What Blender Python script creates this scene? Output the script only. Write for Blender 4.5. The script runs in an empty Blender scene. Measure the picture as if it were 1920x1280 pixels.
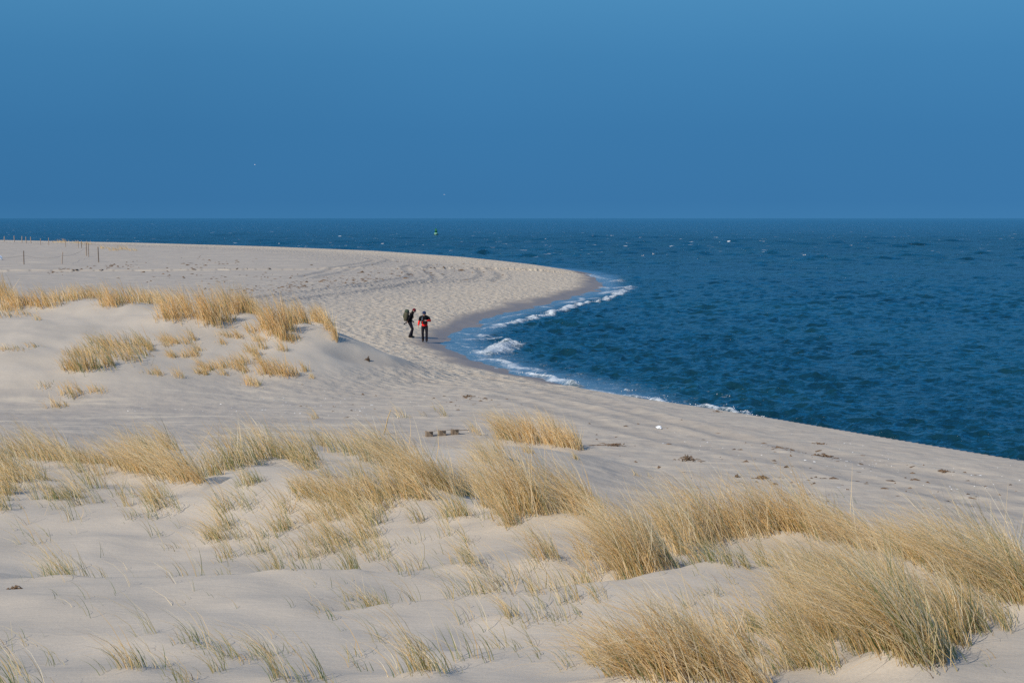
import bpy, math, random
import numpy as np
from mathutils import Vector

sc = bpy.context.scene
COL = sc.collection
rng = np.random.default_rng(11)
random.seed(5)
R = math.radians

# ------------------------------------------------------------------ camera
CAM_H = 6.9
F = 50.0 / 36.0 * 1920.0            # focal length in photo pixels
PITCH = math.atan(231.0 / F)
cam = bpy.data.cameras.new('camera')
cam.lens = 50; cam.sensor_width = 36; cam.clip_start = 0.1; cam.clip_end = 80000
cam_o = bpy.data.objects.new('camera', cam); COL.objects.link(cam_o)
cam_o.location = (0, 0, CAM_H); cam_o.rotation_euler = (R(90) - PITCH, 0, 0)
sc.camera = cam_o

def ray(px, py):
    dx = (px - 960) / F; dy = (640 - py) / F
    c, s = math.cos(PITCH), math.sin(PITCH)
    return np.array([dx, c + dy * s, -s + dy * c])
def at_z(px, py, z):
    d = ray(px, py); t = (z - CAM_H) / d[2]; return d * t + [0, 0, CAM_H]
def at_y(px, py, Y):
    d = ray(px, py); t = Y / d[1]; return d * t + [0, 0, CAM_H]

# ------------------------------------------------------------------ noise
def _hash(i, j, seed):
    n = (i.astype(np.int64) * 374761393 + j.astype(np.int64) * 668265263 + seed * 974634777) & 0xFFFFFFFF
    n = ((n ^ (n >> 13)) * 1274126177) & 0xFFFFFFFF
    return ((n ^ (n >> 16)) & 0xFFFFFF) / float(0xFFFFFF)
def vnoise(x, y, seed=0):
    i = np.floor(x); j = np.floor(y); fx = x - i; fy = y - j
    fx = fx * fx * fx * (fx * (fx * 6 - 15) + 10); fy = fy * fy * fy * (fy * (fy * 6 - 15) + 10)
    i = i.astype(np.int64); j = j.astype(np.int64)
    a = _hash(i, j, seed); b = _hash(i + 1, j, seed); c = _hash(i, j + 1, seed); d = _hash(i + 1, j + 1, seed)
    return (a * (1 - fx) + b * fx) * (1 - fy) + (c * (1 - fx) + d * fx) * fy - 0.5
def fbm(x, y, seed=0, octv=4):
    s = np.zeros_like(x); a = 1.0
    for k in range(octv):
        s += a * vnoise(x * 2 ** k + 17.3 * k, y * 2 ** k - 9.1 * k, seed + k); a *= 0.5
    return s
def sstep(a, b, x):
    t = np.clip((x - a) / (b - a), 0, 1); return t * t * (3 - 2 * t)

# ------------------------------------------------------------------ shoreline and beach profile
# px, py, level of the line, slope outside, crest level, slope just inside
SH = [(2900, 1190, 1.15, 1.0, 1.5, .05), (2300, 960, 1.15, 1.0, 1.5, .05), (1920, 863, 1.15, 1.0, 1.5, .05),
      (1680, 823, 1.15, 1.0, 1.5, .05), (1440, 782, 1.1, 1.0, 1.5, .06), (1300, 760, 1.0, .9, 1.45, .07),
      (1200, 746, .8, .7, 1.4, .08), (1121, 733, .5, .5, 1.35, .10), (1052, 721, .22, .25, 1.3, .12),
      (995, 708, .05, .15, 1.3, .13), (956, 699, 0, .12, 1.3, .14), (903, 683, 0, .10, 1.3, .14), (878, 670, 0, .09, 1.3, .14),
      (842, 654, 0, .08, 1.3, .14), (832, 640, 0, .08, 1.3, .14), (846, 629, 0, .08, 1.3, .14), (866, 621, 0, .08, 1.3, .14), (894, 606, 0, .08, 1.3, .13),
      (928, 594, 0, .08, 1.3, .12), (958, 585, 0, .08, 1.3, .12), (1009, 573, 0, .08, 1.3, .11), (1086, 554, 0, .08, 1.3, .10),
      (1119, 546, 0, .08, 1.2, .10), (1126, 538, 0, .08, 1.2, .10), (1121, 527, .02, .1, 1.2, .12), (1091, 513, .25, .12, 1.3, .1),
      (1050, 505, .7, .15, 1.4, .06), (1000, 496, 1.0, .15, 1.4, .04), (930, 488, 1.1, .15, 1.4, .03), (860, 481, 1.2, .15, 1.45, .02),
      (700, 470, 1.3, .15, 1.5, .02), (500, 462, 1.4, .15, 1.5, .02), (250, 455, 1.5, .15, 1.55, .02), (0, 450, 1.55, .15, 1.6, .02),
      (-500, 444, 1.6, .15, 1.6, .02), (-1500, 440, 1.6, .15, 1.6, .02)]
SHP = np.array([at_z(p[0], p[1], p[2])[:2] for p in SH])
SHA = np.array([[p[2], p[3], p[4], p[5]] for p in SH])
POLY = np.vstack([SHP, [[-2500, 200], [-2500, -300], [60, -300]]])

def inside(x, y):
    r = np.zeros(x.shape, bool); n = len(POLY)
    for i in range(n):
        x0, y0 = POLY[i]; x1, y1 = POLY[(i + 1) % n]
        c = ((y0 > y) != (y1 > y)) & (x < (x1 - x0) * (y - y0) / (y1 - y0 + 1e-12) + x0)
        r ^= c
    return r
def shore(x, y):
    """signed distance to the shoreline (positive on land) and the attributes of its nearest point"""
    best = np.full(x.shape, 1e18); A = np.zeros(x.shape + (4,))
    for i in range(len(SHP) - 1):
        p, q = SHP[i], SHP[i + 1]; d = q - p; L = d @ d
        t = np.clip(((x - p[0]) * d[0] + (y - p[1]) * d[1]) / L, 0, 1)
        dd = (x - p[0] - t * d[0]) ** 2 + (y - p[1] - t * d[1]) ** 2
        m = dd < best; best[m] = dd[m]
        A[m] = SHA[i] + (SHA[i + 1] - SHA[i]) * t[m][:, None]
    s = np.sqrt(best); s[~inside(x, y)] *= -1
    return s, A
def beach(x, y):
    s, A = shore(x, y)
    zl, so, C, si = A[..., 0], A[..., 1], A[..., 2], A[..., 3]
    zi = zl + (C - zl) * (1 - np.exp(-np.maximum(s, 0) * si / np.maximum(C - zl, .05)))
    zo = zl + so * np.minimum(s, 0)
    lim = np.minimum(zo, 0); zo = np.where(zo < 0, lim * .25 / np.maximum(so, .25) * 1.0, zo)
    return np.where(s > 0, zi, np.maximum(zo, -4)), s, A

# ------------------------------------------------------------------ dunes: thin plate spline over surveyed points
DP = [  # px, py, distance
    (-300, 1280, 9.5), (0, 1280, 9.3), (300, 1280, 9.2), (600, 1280, 9.1), (960, 1280, 9.0), (1400, 1280, 8.8), (1700, 1280, 8.6), (1920, 1280, 8.5), (2300, 1280, 8.4),
    (0, 1180, 11.2), (300, 1180, 11.1), (600, 1175, 11.0), (960, 1180, 10.7), (1250, 1190, 10.5), (1550, 1190, 10.3), (1850, 1200, 9.9),
    (-300, 1080, 13.4), (0, 1080, 13.5), (300, 1078, 13.6), (640, 1070, 13.4), (900, 1060, 13.3), (1200, 1050, 13.2), (1480, 1075, 12.8), (1800, 1085, 12.6), (2100, 1090, 12.4),
    (0, 1060, 16.2), (300, 1055, 16.4), (640, 1048, 16.3), (900, 1040, 15.6),
    (-300, 960, 19.5), (0, 960, 19.6), (200, 965, 19.5), (400, 960, 19.0), (700, 985, 17.4), (900, 985, 17.2), (1080, 963, 16.6), (1300, 1010, 15.4), (1500, 1010, 15.4), (1700, 1015, 15.4), (1900, 1020, 15.0), (2200, 1030, 15.0),
    (0, 890, 23.5), (200, 895, 23.2), (340, 905, 22.3), (500, 880, 20.8), (620, 905, 19.8), (760, 925, 19.0), (880, 935, 18.8),
    (1000, 838, 31.0), (905, 868, 27.5), (1090, 850, 31.0),
    (-200, 790, 37.5), (0, 800, 36.5), (150, 800, 36.0), (400, 830, 32.5), (600, 800, 36), (800, 818, 35.4), (900, 816, 35.0),
    # far dune on the left
    (-200, 770, 39), (0, 765, 40), (150, 755, 41), (300, 730, 42.5), (60, 700, 43.5), (-150, 700, 43.5), (200, 690, 44.5), (150, 650, 47), (0, 640, 46.5), (-200, 640, 46.5),
    (230, 655, 47.5), (330, 660, 48), (300, 605, 51.5), (100, 590, 53), (0, 600, 51), (-200, 590, 52), (-200, 565, 57), (0, 566, 57), (100, 563, 57), (200, 565, 56.5), (300, 575, 55.5),
    (400, 592, 54), (465, 590, 54), (440, 640, 50.5), (400, 690, 46.5), (520, 615, 53), (590, 612, 53), (625, 628, 52.5), (540, 660, 49.5), (600, 660, 50.5), (560, 700, 47), (430, 715, 45), (650, 660, 52), (690, 682, 51.5), (640, 710, 47.5)]
cp = [at_y(*p) for p in DP]
cp += [np.array(p) for p in [(-4, 5, 4.75), (0, 5, 4.7), (4, 5, 4.75), (-4, 0, 5.2), (0, 0, 5.25), (4, 0, 5.2), (-12, 4, 4.6), (12, 4, 4.3), (-3, -8, 5.4), (4, -8, 5.4), (-16, 10, 3.9), (10, 12, 3.4)]]
cp = np.array(cp)
b, s_, A_ = beach(cp[:, 0], cp[:, 1])
P2 = cp[:, :2]; HD = np.maximum(cp[:, 2] - b, 0)
flat = [(x, y) for y in (33, 38, 44, 50, 58, 66, 75, 85, 95, 110) for x in (-3, 1, 4, 8)] + \
       [(-8, 33), (-6, 38.5), (-12, 38), (-5, 66), (-10, 68), (-16, 69), (-22, 70), (-30, 71), (-40, 72), (-5, 80), (-15, 82), (-30, 85), (-50, 88), (-5, 100), (-20, 100), (-40, 105),
        (3, 31), (5, 30), (7, 29), (9.5, 28), (12, 27), (14, 26), (5.5, 26), (8, 24.5), (10, 24), (12, 22), (14, 20), (17, 18), (3.2, 28.5), (1, 33), (2.2, 25.5), (3, 23.2), (.8, 35)]
P2 = np.vstack([P2, flat]); HD = np.concatenate([HD, np.zeros(len(flat))])
def _U(r2): return np.where(r2 > 1e-9, r2 * np.log(r2 + 1e-12) * .5, 0)
n = len(P2)
K = _U(((P2[:, None] - P2[None]) ** 2).sum(-1)) + np.eye(n) * .6
Q = np.hstack([np.ones((n, 1)), P2])
M = np.block([[K, Q], [Q.T, np.zeros((3, 3))]])
W = np.linalg.solve(M, np.concatenate([HD, [0, 0, 0]]))
def dune(x, y):
    out = np.zeros(x.shape); m = (y < 112) & (y > -12) & (x > -70) & (x < 40)
    xs, ys = x[m], y[m]; o = np.zeros(xs.shape)
    for a in range(0, len(xs), 20000):
        xx, yy = xs[a:a + 20000], ys[a:a + 20000]
        r2 = (xx[:, None] - P2[None, :, 0]) ** 2 + (yy[:, None] - P2[None, :, 1]) ** 2
        o[a:a + 20000] = _U(r2) @ W[:n] + W[n] + W[n + 1] * xx + W[n + 2] * yy
    o = np.where(o > .12, o, .12 * np.exp(np.minimum(o / .12 - 1, 0)))
    f = np.clip(1 - sstep(84, 108, ys), 0, 1) * (1 - sstep(-42, -66, -xs * -1) * 0)
    out[m] = o * f
    return out

BRINKS = []     # dune brinks: polyline, height, front width, back width
MOUNDS = []     # x, y, radius, height
GROOVES = []    # polylines in plan with width, depth
def base_height(x, y):
    bz, s, A = beach(x, y)
    d = dune(x, y) * sstep(.3, 4.0, s)
    k = sstep(.15, .8, d)
    z = bz + d + np.exp(-(s / 2.2) ** 2) * (A[..., 0] < .35) * fbm(x / 1.7, y / 2.6, 51, 3) * .10
    z = z + k * (fbm(x / 3.1, y / 2.6, 3, 3) * .16 + fbm(x / .9 + 4, y / .7, 8, 2) * .05)
    z = z + (1 - k) * sstep(0, 3, s) * (fbm(x / 6, y / 5, 21, 3) * .10 + fbm(x / .8, y / .8, 31, 2) * .035)
    return z, s, A, k
def tracks(x, y, z, tr):
    for pts, w, dep in GROOVES:
        lo = pts.min(0) - 1.5; hi = pts.max(0) + 1.5
        m = (x > lo[0]) & (x < hi[0]) & (y > lo[1]) & (y < hi[1])
        if not m.any(): continue
        xs, ys = x[m], y[m]; best = np.full(xs.shape, 1e9)
        for i in range(len(pts) - 1):
            p, q = pts[i], pts[i + 1]; d = q - p
            t = np.clip(((xs - p[0]) * d[0] + (ys - p[1]) * d[1]) / (d @ d), 0, 1)
            best = np.minimum(best, (xs - p[0] - t * d[0]) ** 2 + (ys - p[1] - t * d[1]) ** 2)
        r = np.sqrt(best)
        z[m] += -dep * np.exp(-(r / (w * .5)) ** 2) + dep * .8 * np.exp(-((r - w * .9) / (w * .35)) ** 2)
        tr[m] = np.maximum(tr[m], np.exp(-(r / (w * .6)) ** 2))
    return z, tr
def height(x, y):
    z, s, A, k = base_height(x, y)
    for mx, my, rad, hh in MOUNDS:
        m = (abs(x - mx) < rad * 3) & (abs(y - my) < rad * 3)
        if m.any():
            dx, dy = x[m] - mx, y[m] - my
            dy = np.where(dy > 0, dy * 1.0, dy * .8); dx = np.where(dx < 0, dx * .7, dx)
            z[m] += hh * np.exp(-(dx * dx + dy * dy) / (rad * rad))
    for pts, hh, wf, wb in BRINKS:
        lo = pts.min(0) - 4; hi = pts.max(0) + 4
        m = (x > lo[0]) & (x < hi[0]) & (y > lo[1]) & (y < hi[1])
        if not m.any(): continue
        xs, ys = x[m], y[m]; yl = np.interp(xs, pts[:, 0], pts[:, 1]) + .10 * vnoise(xs / 1.1, xs * 0, 71)
        e = (pts[-1, 0] - pts[0, 0]) * .22
        tp = sstep(pts[0, 0] - e * .4, pts[0, 0] + e, xs) * (1 - sstep(pts[-1, 0] - e, pts[-1, 0] + e * .4, xs))
        d = ys - yl
        z[m] -= hh * tp * np.where(d < 0, 0, sstep(0, wb, d) * np.exp(-np.maximum(d - wb, 0) / wf))
    tr = np.zeros(x.shape)
    z, tr = tracks(x, y, z, tr)
    return z, s, A, k, tr
def gz(x, y):
    return float(height(np.array([float(x)]), np.array([float(y)]))[0][0])
_T = np.concatenate([np.arange(4, 70, .06), np.arange(70, 420, .35)])
def ground(px, py, full=False):
    """where the line of sight through a photo pixel meets the sand"""
    d = ray(px, py); X = d[0] / d[1] * _T; Y = _T; Z = CAM_H + d[2] / d[1] * _T
    hz = (height if full else base_height)(X, Y)[0]
    k = np.argmax(hz > Z)
    if hz[k] <= Z[k]: k = len(_T) - 1
    return np.array([X[k], Y[k], hz[k]])

# ------------------------------------------------------------------ helpers for objects
def tag(o, label=None, cat=None, group=None, kind=None):
    if label: o['label'] = label
    if cat: o['category'] = cat
    if group: o['group'] = group
    if kind: o['kind'] = kind
    return o
def mesh_np(name, V, Fq, mat, parent=None, attrs=None, smooth=False):
    me = bpy.data.meshes.new(name)
    V = np.asarray(V, np.float32); Fq = np.asarray(Fq, np.int32); k = Fq.shape[1]
    me.vertices.add(len(V)); me.vertices.foreach_set('co', V.ravel())
    me.loops.add(Fq.size); me.loops.foreach_set('vertex_index', Fq.ravel())
    me.polygons.add(len(Fq)); me.polygons.foreach_set('loop_start', np.arange(0, Fq.size, k, dtype=np.int32))
    me.polygons.foreach_set('loop_total', np.full(len(Fq), k, np.int32))
    if smooth: me.polygons.foreach_set('use_smooth', np.ones(len(Fq), bool))
    me.update(calc_edges=True)
    for nm, arr in (attrs or {}).items():
        if arr.ndim == 1:
            a = me.attributes.new(nm, 'FLOAT', 'POINT'); a.data.foreach_set('value', arr.astype(np.float32))
        else:
            a = me.attributes.new(nm, 'FLOAT_COLOR', 'POINT'); a.data.foreach_set('color', arr.astype(np.float32).ravel())
    me.materials.append(mat)
    o = bpy.data.objects.new(name, me); COL.objects.link(o)
    if parent: o.parent = parent
    return o
def empty(name, loc, rz=0):
    o = bpy.data.objects.new(name, None); COL.objects.link(o); o.location = loc; o.rotation_euler = (0, 0, rz); o.empty_display_size = .2
    return o
class MB:
    def __init__(s): s.v = []; s.f = []
    def add(s, V, Fs):
        o = len(s.v); s.v += [tuple(v) for v in V]; s.f += [tuple(i + o for i in f) for f in Fs]
    def tube(s, pts, radii, n=8, cap=True, squash=None):
        pts = [Vector(p) for p in pts]; rings = []
        if not hasattr(radii, '__len__'): radii = [radii] * len(pts)
        up = Vector((0.13, 0.21, 1)).normalized()
        V = []
        for i, p in enumerate(pts):
            t = (pts[min(i + 1, len(pts) - 1)] - pts[max(i - 1, 0)]).normalized()
            a = t.cross(up)
            if a.length < 1e-3: a = t.cross(Vector((1, 0, 0)))
            a.normalize(); b_ = t.cross(a)
            for k in range(n):
                an = 2 * math.pi * k / n
                V.append(p + (a * math.cos(an) + b_ * math.sin(an)) * radii[i])
        Fs = []
        for i in range(len(pts) - 1):
            for k in range(n):
                Fs.append((i * n + k, i * n + (k + 1) % n, (i + 1) * n + (k + 1) % n, (i + 1) * n + k))
        if cap:
            Fs.append(tuple(range(n))[::-1]); Fs.append(tuple((len(pts) - 1) * n + k for k in range(n)))
        s.add(V, Fs)
    def lathe(s, prof, n=16, c=(0, 0, 0), sx=1, sy=1):
        V = []; Fs = []
        for r, z in prof:
            for k in range(n):
                an = 2 * math.pi * k / n
                V.append((c[0] + r * sx * math.cos(an), c[1] + r * sy * math.sin(an), c[2] + z))
        for i in range(len(prof) - 1):
            for k in range(n):
                Fs.append((i * n + k, i * n + (k + 1) % n, (i + 1) * n + (k + 1) % n, (i + 1) * n + k))
        Fs.append(tuple(range(n))[::-1]); Fs.append(tuple((len(prof) - 1) * n + k for k in range(n)))
        s.add(V, Fs)
    def ball(s, c, r, n=12, m=8, jit=0):
        rx, ry, rz = r if hasattr(r, '__len__') else (r, r, r)
        V = [(c[0], c[1], c[2] - rz)]; Fs = []
        for i in range(1, m):
            ph = math.pi * i / m
            for k in range(n):
                an = 2 * math.pi * k / n; j = 1 + random.uniform(-jit, jit)
                V.append((c[0] + rx * j * math.sin(ph) * math.cos(an), c[1] + ry * j * math.sin(ph) * math.sin(an), c[2] - rz * j * math.cos(ph)))
        V.append((c[0], c[1], c[2] + rz)); top = len(V) - 1
        for k in range(n):
            Fs.append((0, 1 + (k + 1) % n, 1 + k)); Fs.append((top, top - n + k, top - n + (k + 1) % n))
        for i in range(m - 2):
            for k in range(n):
                a = 1 + i * n + k; b_ = 1 + i * n + (k + 1) % n
                Fs.append((a, b_, b_ + n, a + n))
        s.add(V, Fs)
    def box(s, c, h, rot=0, jit=0, bev=0):
        V = []
        for z in (-1, 1):
            for x, y in ((-1, -1), (1, -1), (1, 1), (-1, 1)):
                X = x * h[0] + random.uniform(-jit, jit); Y = y * h[1] + random.uniform(-jit, jit); Z = z * h[2] + random.uniform(-jit, jit)
                V.append((c[0] + X * math.cos(rot) - Y * math.sin(rot), c[1] + X * math.sin(rot) + Y * math.cos(rot), c[2] + Z))
        s.add(V, [(3, 2, 1, 0), (4, 5, 6, 7), (0, 1, 5, 4), (1, 2, 6, 5), (2, 3, 7, 6), (3, 0, 4, 7)])
    def build(s, name, mat, parent=None, smooth=True, bevel=0, sub=0):
        me = bpy.data.meshes.new(name); me.from_pydata(s.v, [], s.f); me.update()
        if smooth:
            for p in me.polygons: p.use_smooth = True
        me.materials.append(mat)
        o = bpy.data.objects.new(name, me); COL.objects.link(o)
        if parent: o.parent = parent
        if bevel:
            b_ = o.modifiers.new('bevel', 'BEVEL'); b_.width = bevel; b_.segments = 2
        if sub:
            m = o.modifiers.new('sub', 'SUBSURF'); m.levels = m.render_levels = sub
        return o
def loft(mb, secs, side, n=18):
    """closed tube of level ellipses: centre, half width along side, half depth"""
    sd_ = Vector(side).normalized(); dp = Vector((-sd_.y, sd_.x, 0)); V = []; Fs = []
    for c, a, b_ in secs:
        c = Vector(c)
        for k in range(n):
            an = 2 * math.pi * k / n; V.append(c + sd_ * a * math.cos(an) + dp * b_ * math.sin(an))
    for i in range(len(secs) - 1):
        for k in range(n): Fs.append((i * n + k, i * n + (k + 1) % n, (i + 1) * n + (k + 1) % n, (i + 1) * n + k))
    Fs.append(tuple(range(n))[::-1]); Fs.append(tuple((len(secs) - 1) * n + k for k in range(n)))
    mb.add(V, Fs)
def garment(mb, name, mat, parent):
    """one continuous cloth surface round the overlapping volumes in mb"""
    o = mb.build(name, mat, parent)
    r = o.modifiers.new('remesh', 'REMESH'); r.mode = 'VOXEL'; r.voxel_size = .012; r.use_smooth_shade = True
    m = o.modifiers.new('smooth', 'SMOOTH'); m.factor = .5; m.iterations = 5
    return o
def skin(name, V, E, mat, parent=None, sub=2):
    """V: list of ((x,y,z), radius); grown into one smooth surface"""
    me = bpy.data.meshes.new(name); me.from_pydata([v[0] for v in V], E, []); me.update()
    me.materials.append(mat)
    o = bpy.data.objects.new(name, me); COL.objects.link(o)
    m = o.modifiers.new('skin', 'SKIN'); m.use_smooth_shade = True
    for i, v in enumerate(V):
        r = v[1]; me.skin_vertices[0].data[i].radius = (r, r) if not hasattr(r, '__len__') else r
    me.skin_vertices[0].data[0].use_root = True
    s = o.modifiers.new('sub', 'SUBSURF'); s.levels = s.render_levels = sub
    if parent: o.parent = parent
    return o

# ------------------------------------------------------------------ materials
class NT:
    def __init__(s, name):
        s.m = bpy.data.materials.new(name); s.m.use_nodes = True; s.t = s.m.node_tree; s.N = s.t.nodes
        s.bsdf = s.N['Principled BSDF']; s.out = s.N['Material Output']
    def n(s, typ, **kw):
        o = s.N.new(typ)
        for k, v in kw.items(): setattr(o, k, v)
        return o
    def L(s, a, b_): s.t.links.new(a, b_)
    def attr(s, nm):
        a = s.n('ShaderNodeAttribute'); a.attribute_name = nm; return a
    def pos(s):
        if not hasattr(s, '_p'): s._p = s.n('ShaderNodeNewGeometry')
        return s._p.outputs['Position']
    def noise(s, scale, detail=4, rough=.55, vec=None, mul=None, dist=0):
        v = vec or s.pos()
        if mul:
            m = s.n('ShaderNodeVectorMath', operation='MULTIPLY'); s.L(v, m.inputs[0]); m.inputs[1].default_value = mul; v = m.outputs[0]
        t = s.n('ShaderNodeTexNoise'); t.inputs['Scale'].default_value = scale; t.inputs['Detail'].default_value = detail
        t.inputs['Roughness'].default_value = rough; t.inputs['Distortion'].default_value = dist
        s.L(v, t.inputs['Vector']); return t.outputs['Fac']
    def ramp(s, fac, stops):
        r = s.n('ShaderNodeValToRGB'); e = r.color_ramp.elements
        while len(e) < len(stops): e.new(.5)
        for i, (p, c) in enumerate(stops):
            e[i].position = p; e[i].color = (c if hasattr(c, '__len__') else (c, c, c)) + (1,) if not (hasattr(c, '__len__') and len(c) == 4) else c
        s.L(fac, r.inputs['Fac']); return r.outputs['Color']
    def math(s, op, a, b_=None, clamp=False):
        m = s.n('ShaderNodeMath', operation=op); m.use_clamp = clamp
        for i, v in enumerate((a, b_)):
            if v is None: continue
            if isinstance(v, (int, float)): m.inputs[i].default_value = v
            else: s.L(v, m.inputs[i])
        return m.outputs[0]
    def mix(s, fac, a, b_):
        m = s.n('ShaderNodeMix', data_type='RGBA')
        for i, v in ((0, fac), (6, a), (7, b_)):
            if isinstance(v, (int, float)): m.inputs[i].default_value = v
            elif isinstance(v, tuple): m.inputs[i].default_value = v + (1,)
            else: s.L(v, m.inputs[i])
        return m.outputs[2]
    def bump(s, h, strength, dist, prev=None):
        b_ = s.n('ShaderNodeBump'); b_.inputs['Distance'].default_value = dist
        if isinstance(strength, (int, float)): b_.inputs['Strength'].default_value = strength
        else: s.L(strength, b_.inputs['Strength'])
        s.L(h, b_.inputs['Height'])
        if prev: s.L(prev, b_.inputs['Normal'])
        return b_.outputs[0]
def simple(name, col, rough=.7, noise_scale=0, var=.25, bump=0, metal=0):
    t = NT(name); t.bsdf.inputs['Specular IOR Level'].default_value = .5 if rough < .6 else .12; t.bsdf.inputs['Roughness'].default_value = rough; t.bsdf.inputs['Metallic'].default_value = metal
    if noise_scale:
        f = t.noise(noise_scale, 4)
        c = t.ramp(f, [(.3, tuple(x * (1 - var) for x in col)), (.7, tuple(min(1, x * (1 + var)) for x in col))])
        t.L(c, t.bsdf.inputs['Base Color'])
        if bump: t.L(t.bump(f, .6, bump), t.bsdf.inputs['Normal'])
    else: t.bsdf.inputs['Base Color'].default_value = tuple(col) + (1,)
    return t.m

def make_sand():
    t = NT('sand')
    wet, tan, trm, trk = (t.attr(a).outputs['Fac'] for a in ('wet', 'tan', 'trample', 'track'))
    big = t.noise(.35, 5, .6); mid = t.noise(2.2, 5, .6); fine = t.noise(60, 3, .7); streak = t.noise(1.0, 5, .6, mul=(.35, 1.6, 1))
    dry = t.ramp(big, [(.3, (.415, .362, .292)), (.7, (.500, .434, .348))])
    flatc = t.ramp(streak, [(.34, (.335, .296, .250)), (.54, (.385, .338, .280)), (.68, (.495, .425, .330))])
    dfl = t.attr('flat').outputs['Fac']
    c = t.mix(dfl, dry, flatc)
    tanc = t.ramp(mid, [(.30, (.40, .33, .25)), (.55, (.52, .44, .335)), (.75, (.60, .52, .405))])
    c = t.mix(tan, c, tanc)
    # coarse grains, bits of shell and dark wrack crumbs
    g = t.n('ShaderNodeTexVoronoi'); g.inputs['Scale'].default_value = 7; t.L(t.pos(), g.inputs['Vector'])
    sp = t.ramp(g.outputs['Distance'], [(.04, 1.0), (.10, 0.0)])
    gate = t.ramp(t.noise(.9, 4, .6), [(.56, 0.0), (.66, 1.0)])
    spk = t.math('MULTIPLY', t.math('MULTIPLY', sp, gate), t.math('MAXIMUM', dfl, t.math('MULTIPLY', tan, .8)))
    c = t.mix(t.math('MULTIPLY', spk, .75), c, (.13, .105, .08))
    c = t.mix(t.math('MULTIPLY', trk, .36), c, (.22, .20, .18))  # turned-up damp sand, with the shade of the rut ridges painted into the colour
    fr = t.ramp(fine, [(.3, .90), (.7, 1.08)])
    mm = t.n('ShaderNodeMix', data_type='RGBA', blend_type='MULTIPLY'); mm.inputs[0].default_value = 1; t.L(c, mm.inputs[6]); t.L(fr, mm.inputs[7]); c = mm.outputs[2]
    c = t.mix(wet, c, (.205, .172, .145))
    t.L(c, t.bsdf.inputs['Base Color'])
    t.L(t.math('SUBTRACT', .92, t.math('MULTIPLY', wet, .38)), t.bsdf.inputs['Roughness'])
    t.bsdf.inputs['Specular IOR Level'].default_value = .25
    n1 = t.bump(t.noise(1.7, 6, .62), t.math('MULTIPLY', t.math('SUBTRACT', 1, wet), .11), .10)
    foot = t.n('ShaderNodeTexVoronoi', feature='SMOOTH_F1'); foot.inputs['Scale'].default_value = 2.6; t.L(t.pos(), foot.inputs['Vector'])
    fh = t.math('ADD', foot.outputs['Distance'], t.math('MULTIPLY', t.noise(5, 3, .6), .5))
    n2 = t.bump(fh, t.math('MULTIPLY', trm, 1.0), .20, n1)
    rip = t.noise(9, 3, .5, mul=(.45, 1.0, 1), dist=.6)
    n3 = t.bump(rip, .28, .03, n2)
    n4 = t.bump(fine, .35, .006, n3)
    t.L(n4, t.bsdf.inputs['Normal'])
    return t.m
def make_sea():
    t = NT('sea_water'); B = t.bsdf
    B.inputs['IOR'].default_value = 1.333; B.inputs['Roughness'].default_value = .04
    clump = t.noise(.05, 3, .5)
    body = t.ramp(clump, [(.35, (.002, .025, .043)), (.65, (.004, .038, .058))])
    shal = t.attr('shallow').outputs['Fac']
    body = t.mix(shal, body, (.085, .125, .150))
    ch = t.attr('chop').outputs['Fac']
    n1 = t.bump(t.noise(.75, 3, .5, mul=(.6, 1.0, 1)), t.math('MULTIPLY', ch, .55), .45)
    n2 = t.bump(t.noise(2.4, 4, .6, mul=(.55, 1.0, 1), dist=.4), t.math('MULTIPLY', ch, .9), .24, n1)
    n3 = t.bump(t.noise(7, 3, .6, mul=(.7, 1.0, 1)), t.math('ADD', t.math('MULTIPLY', ch, .6), .05), .05, n2)
    t.L(n3, B.inputs['Normal'])
    foam = t.attr('foam').outputs['Fac']
    fn = t.math('ADD', t.math('MULTIPLY', t.noise(2.2, 6, .75, mul=(.7, 1.2, 1), dist=.8), .5), t.math('MULTIPLY', t.noise(10, 4, .75, mul=(.7, 1.2, 1)), .5))
    ff = t.math('MULTIPLY', t.math('SUBTRACT', t.math('ADD', foam, t.math('MULTIPLY', fn, 3.7)), 2.32), 1.6, clamp=True)
    # white horses out at sea
    wc = t.noise(.42, 3, .55, mul=(.7, 1.0, 1))
    wf = t.math('MULTIPLY', t.ramp(wc, [(.668, 0.0), (.695, 1.0)]), t.ramp(t.noise(.05, 2, .5), [(.46, 0.0), (.56, 1.0)]))
    wf = t.math('MULTIPLY', wf, t.attr('caps').outputs['Fac'])
    ff = t.math('MAXIMUM', ff, wf)
    t.L(t.mix(ff, body, (.62, .66, .68)), B.inputs['Base Color'])
    t.L(t.math('ADD', t.math('MULTIPLY', ff, .6), t.math('ADD', t.math('MULTIPLY', t.attr('open').outputs['Fac'], .10), .04)), B.inputs['Roughness'])
    t.L(t.math('SUBTRACT', .5, t.math('MULTIPLY', ff, .4)), B.inputs['Specular IOR Level'])
    return t.m
def make_grass():
    t = NT('grass_blades')
    c = t.attr('blade_color').outputs['Color']
    t.L(c, t.bsdf.inputs['Base Color']); t.bsdf.inputs['Roughness'].default_value = .55; t.bsdf.inputs['Specular IOR Level'].default_value = .3
    tr = t.n('ShaderNodeBsdfTranslucent'); t.L(c, tr.inputs['Color'])
    mx = t.n('ShaderNodeMixShader'); mx.inputs[0].default_value = .48
    t.L(t.bsdf.outputs[0], mx.inputs[1]); t.L(tr.outputs[0], mx.inputs[2]); t.L(mx.outputs[0], t.out.inputs['Surface'])
    return t.m
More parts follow.
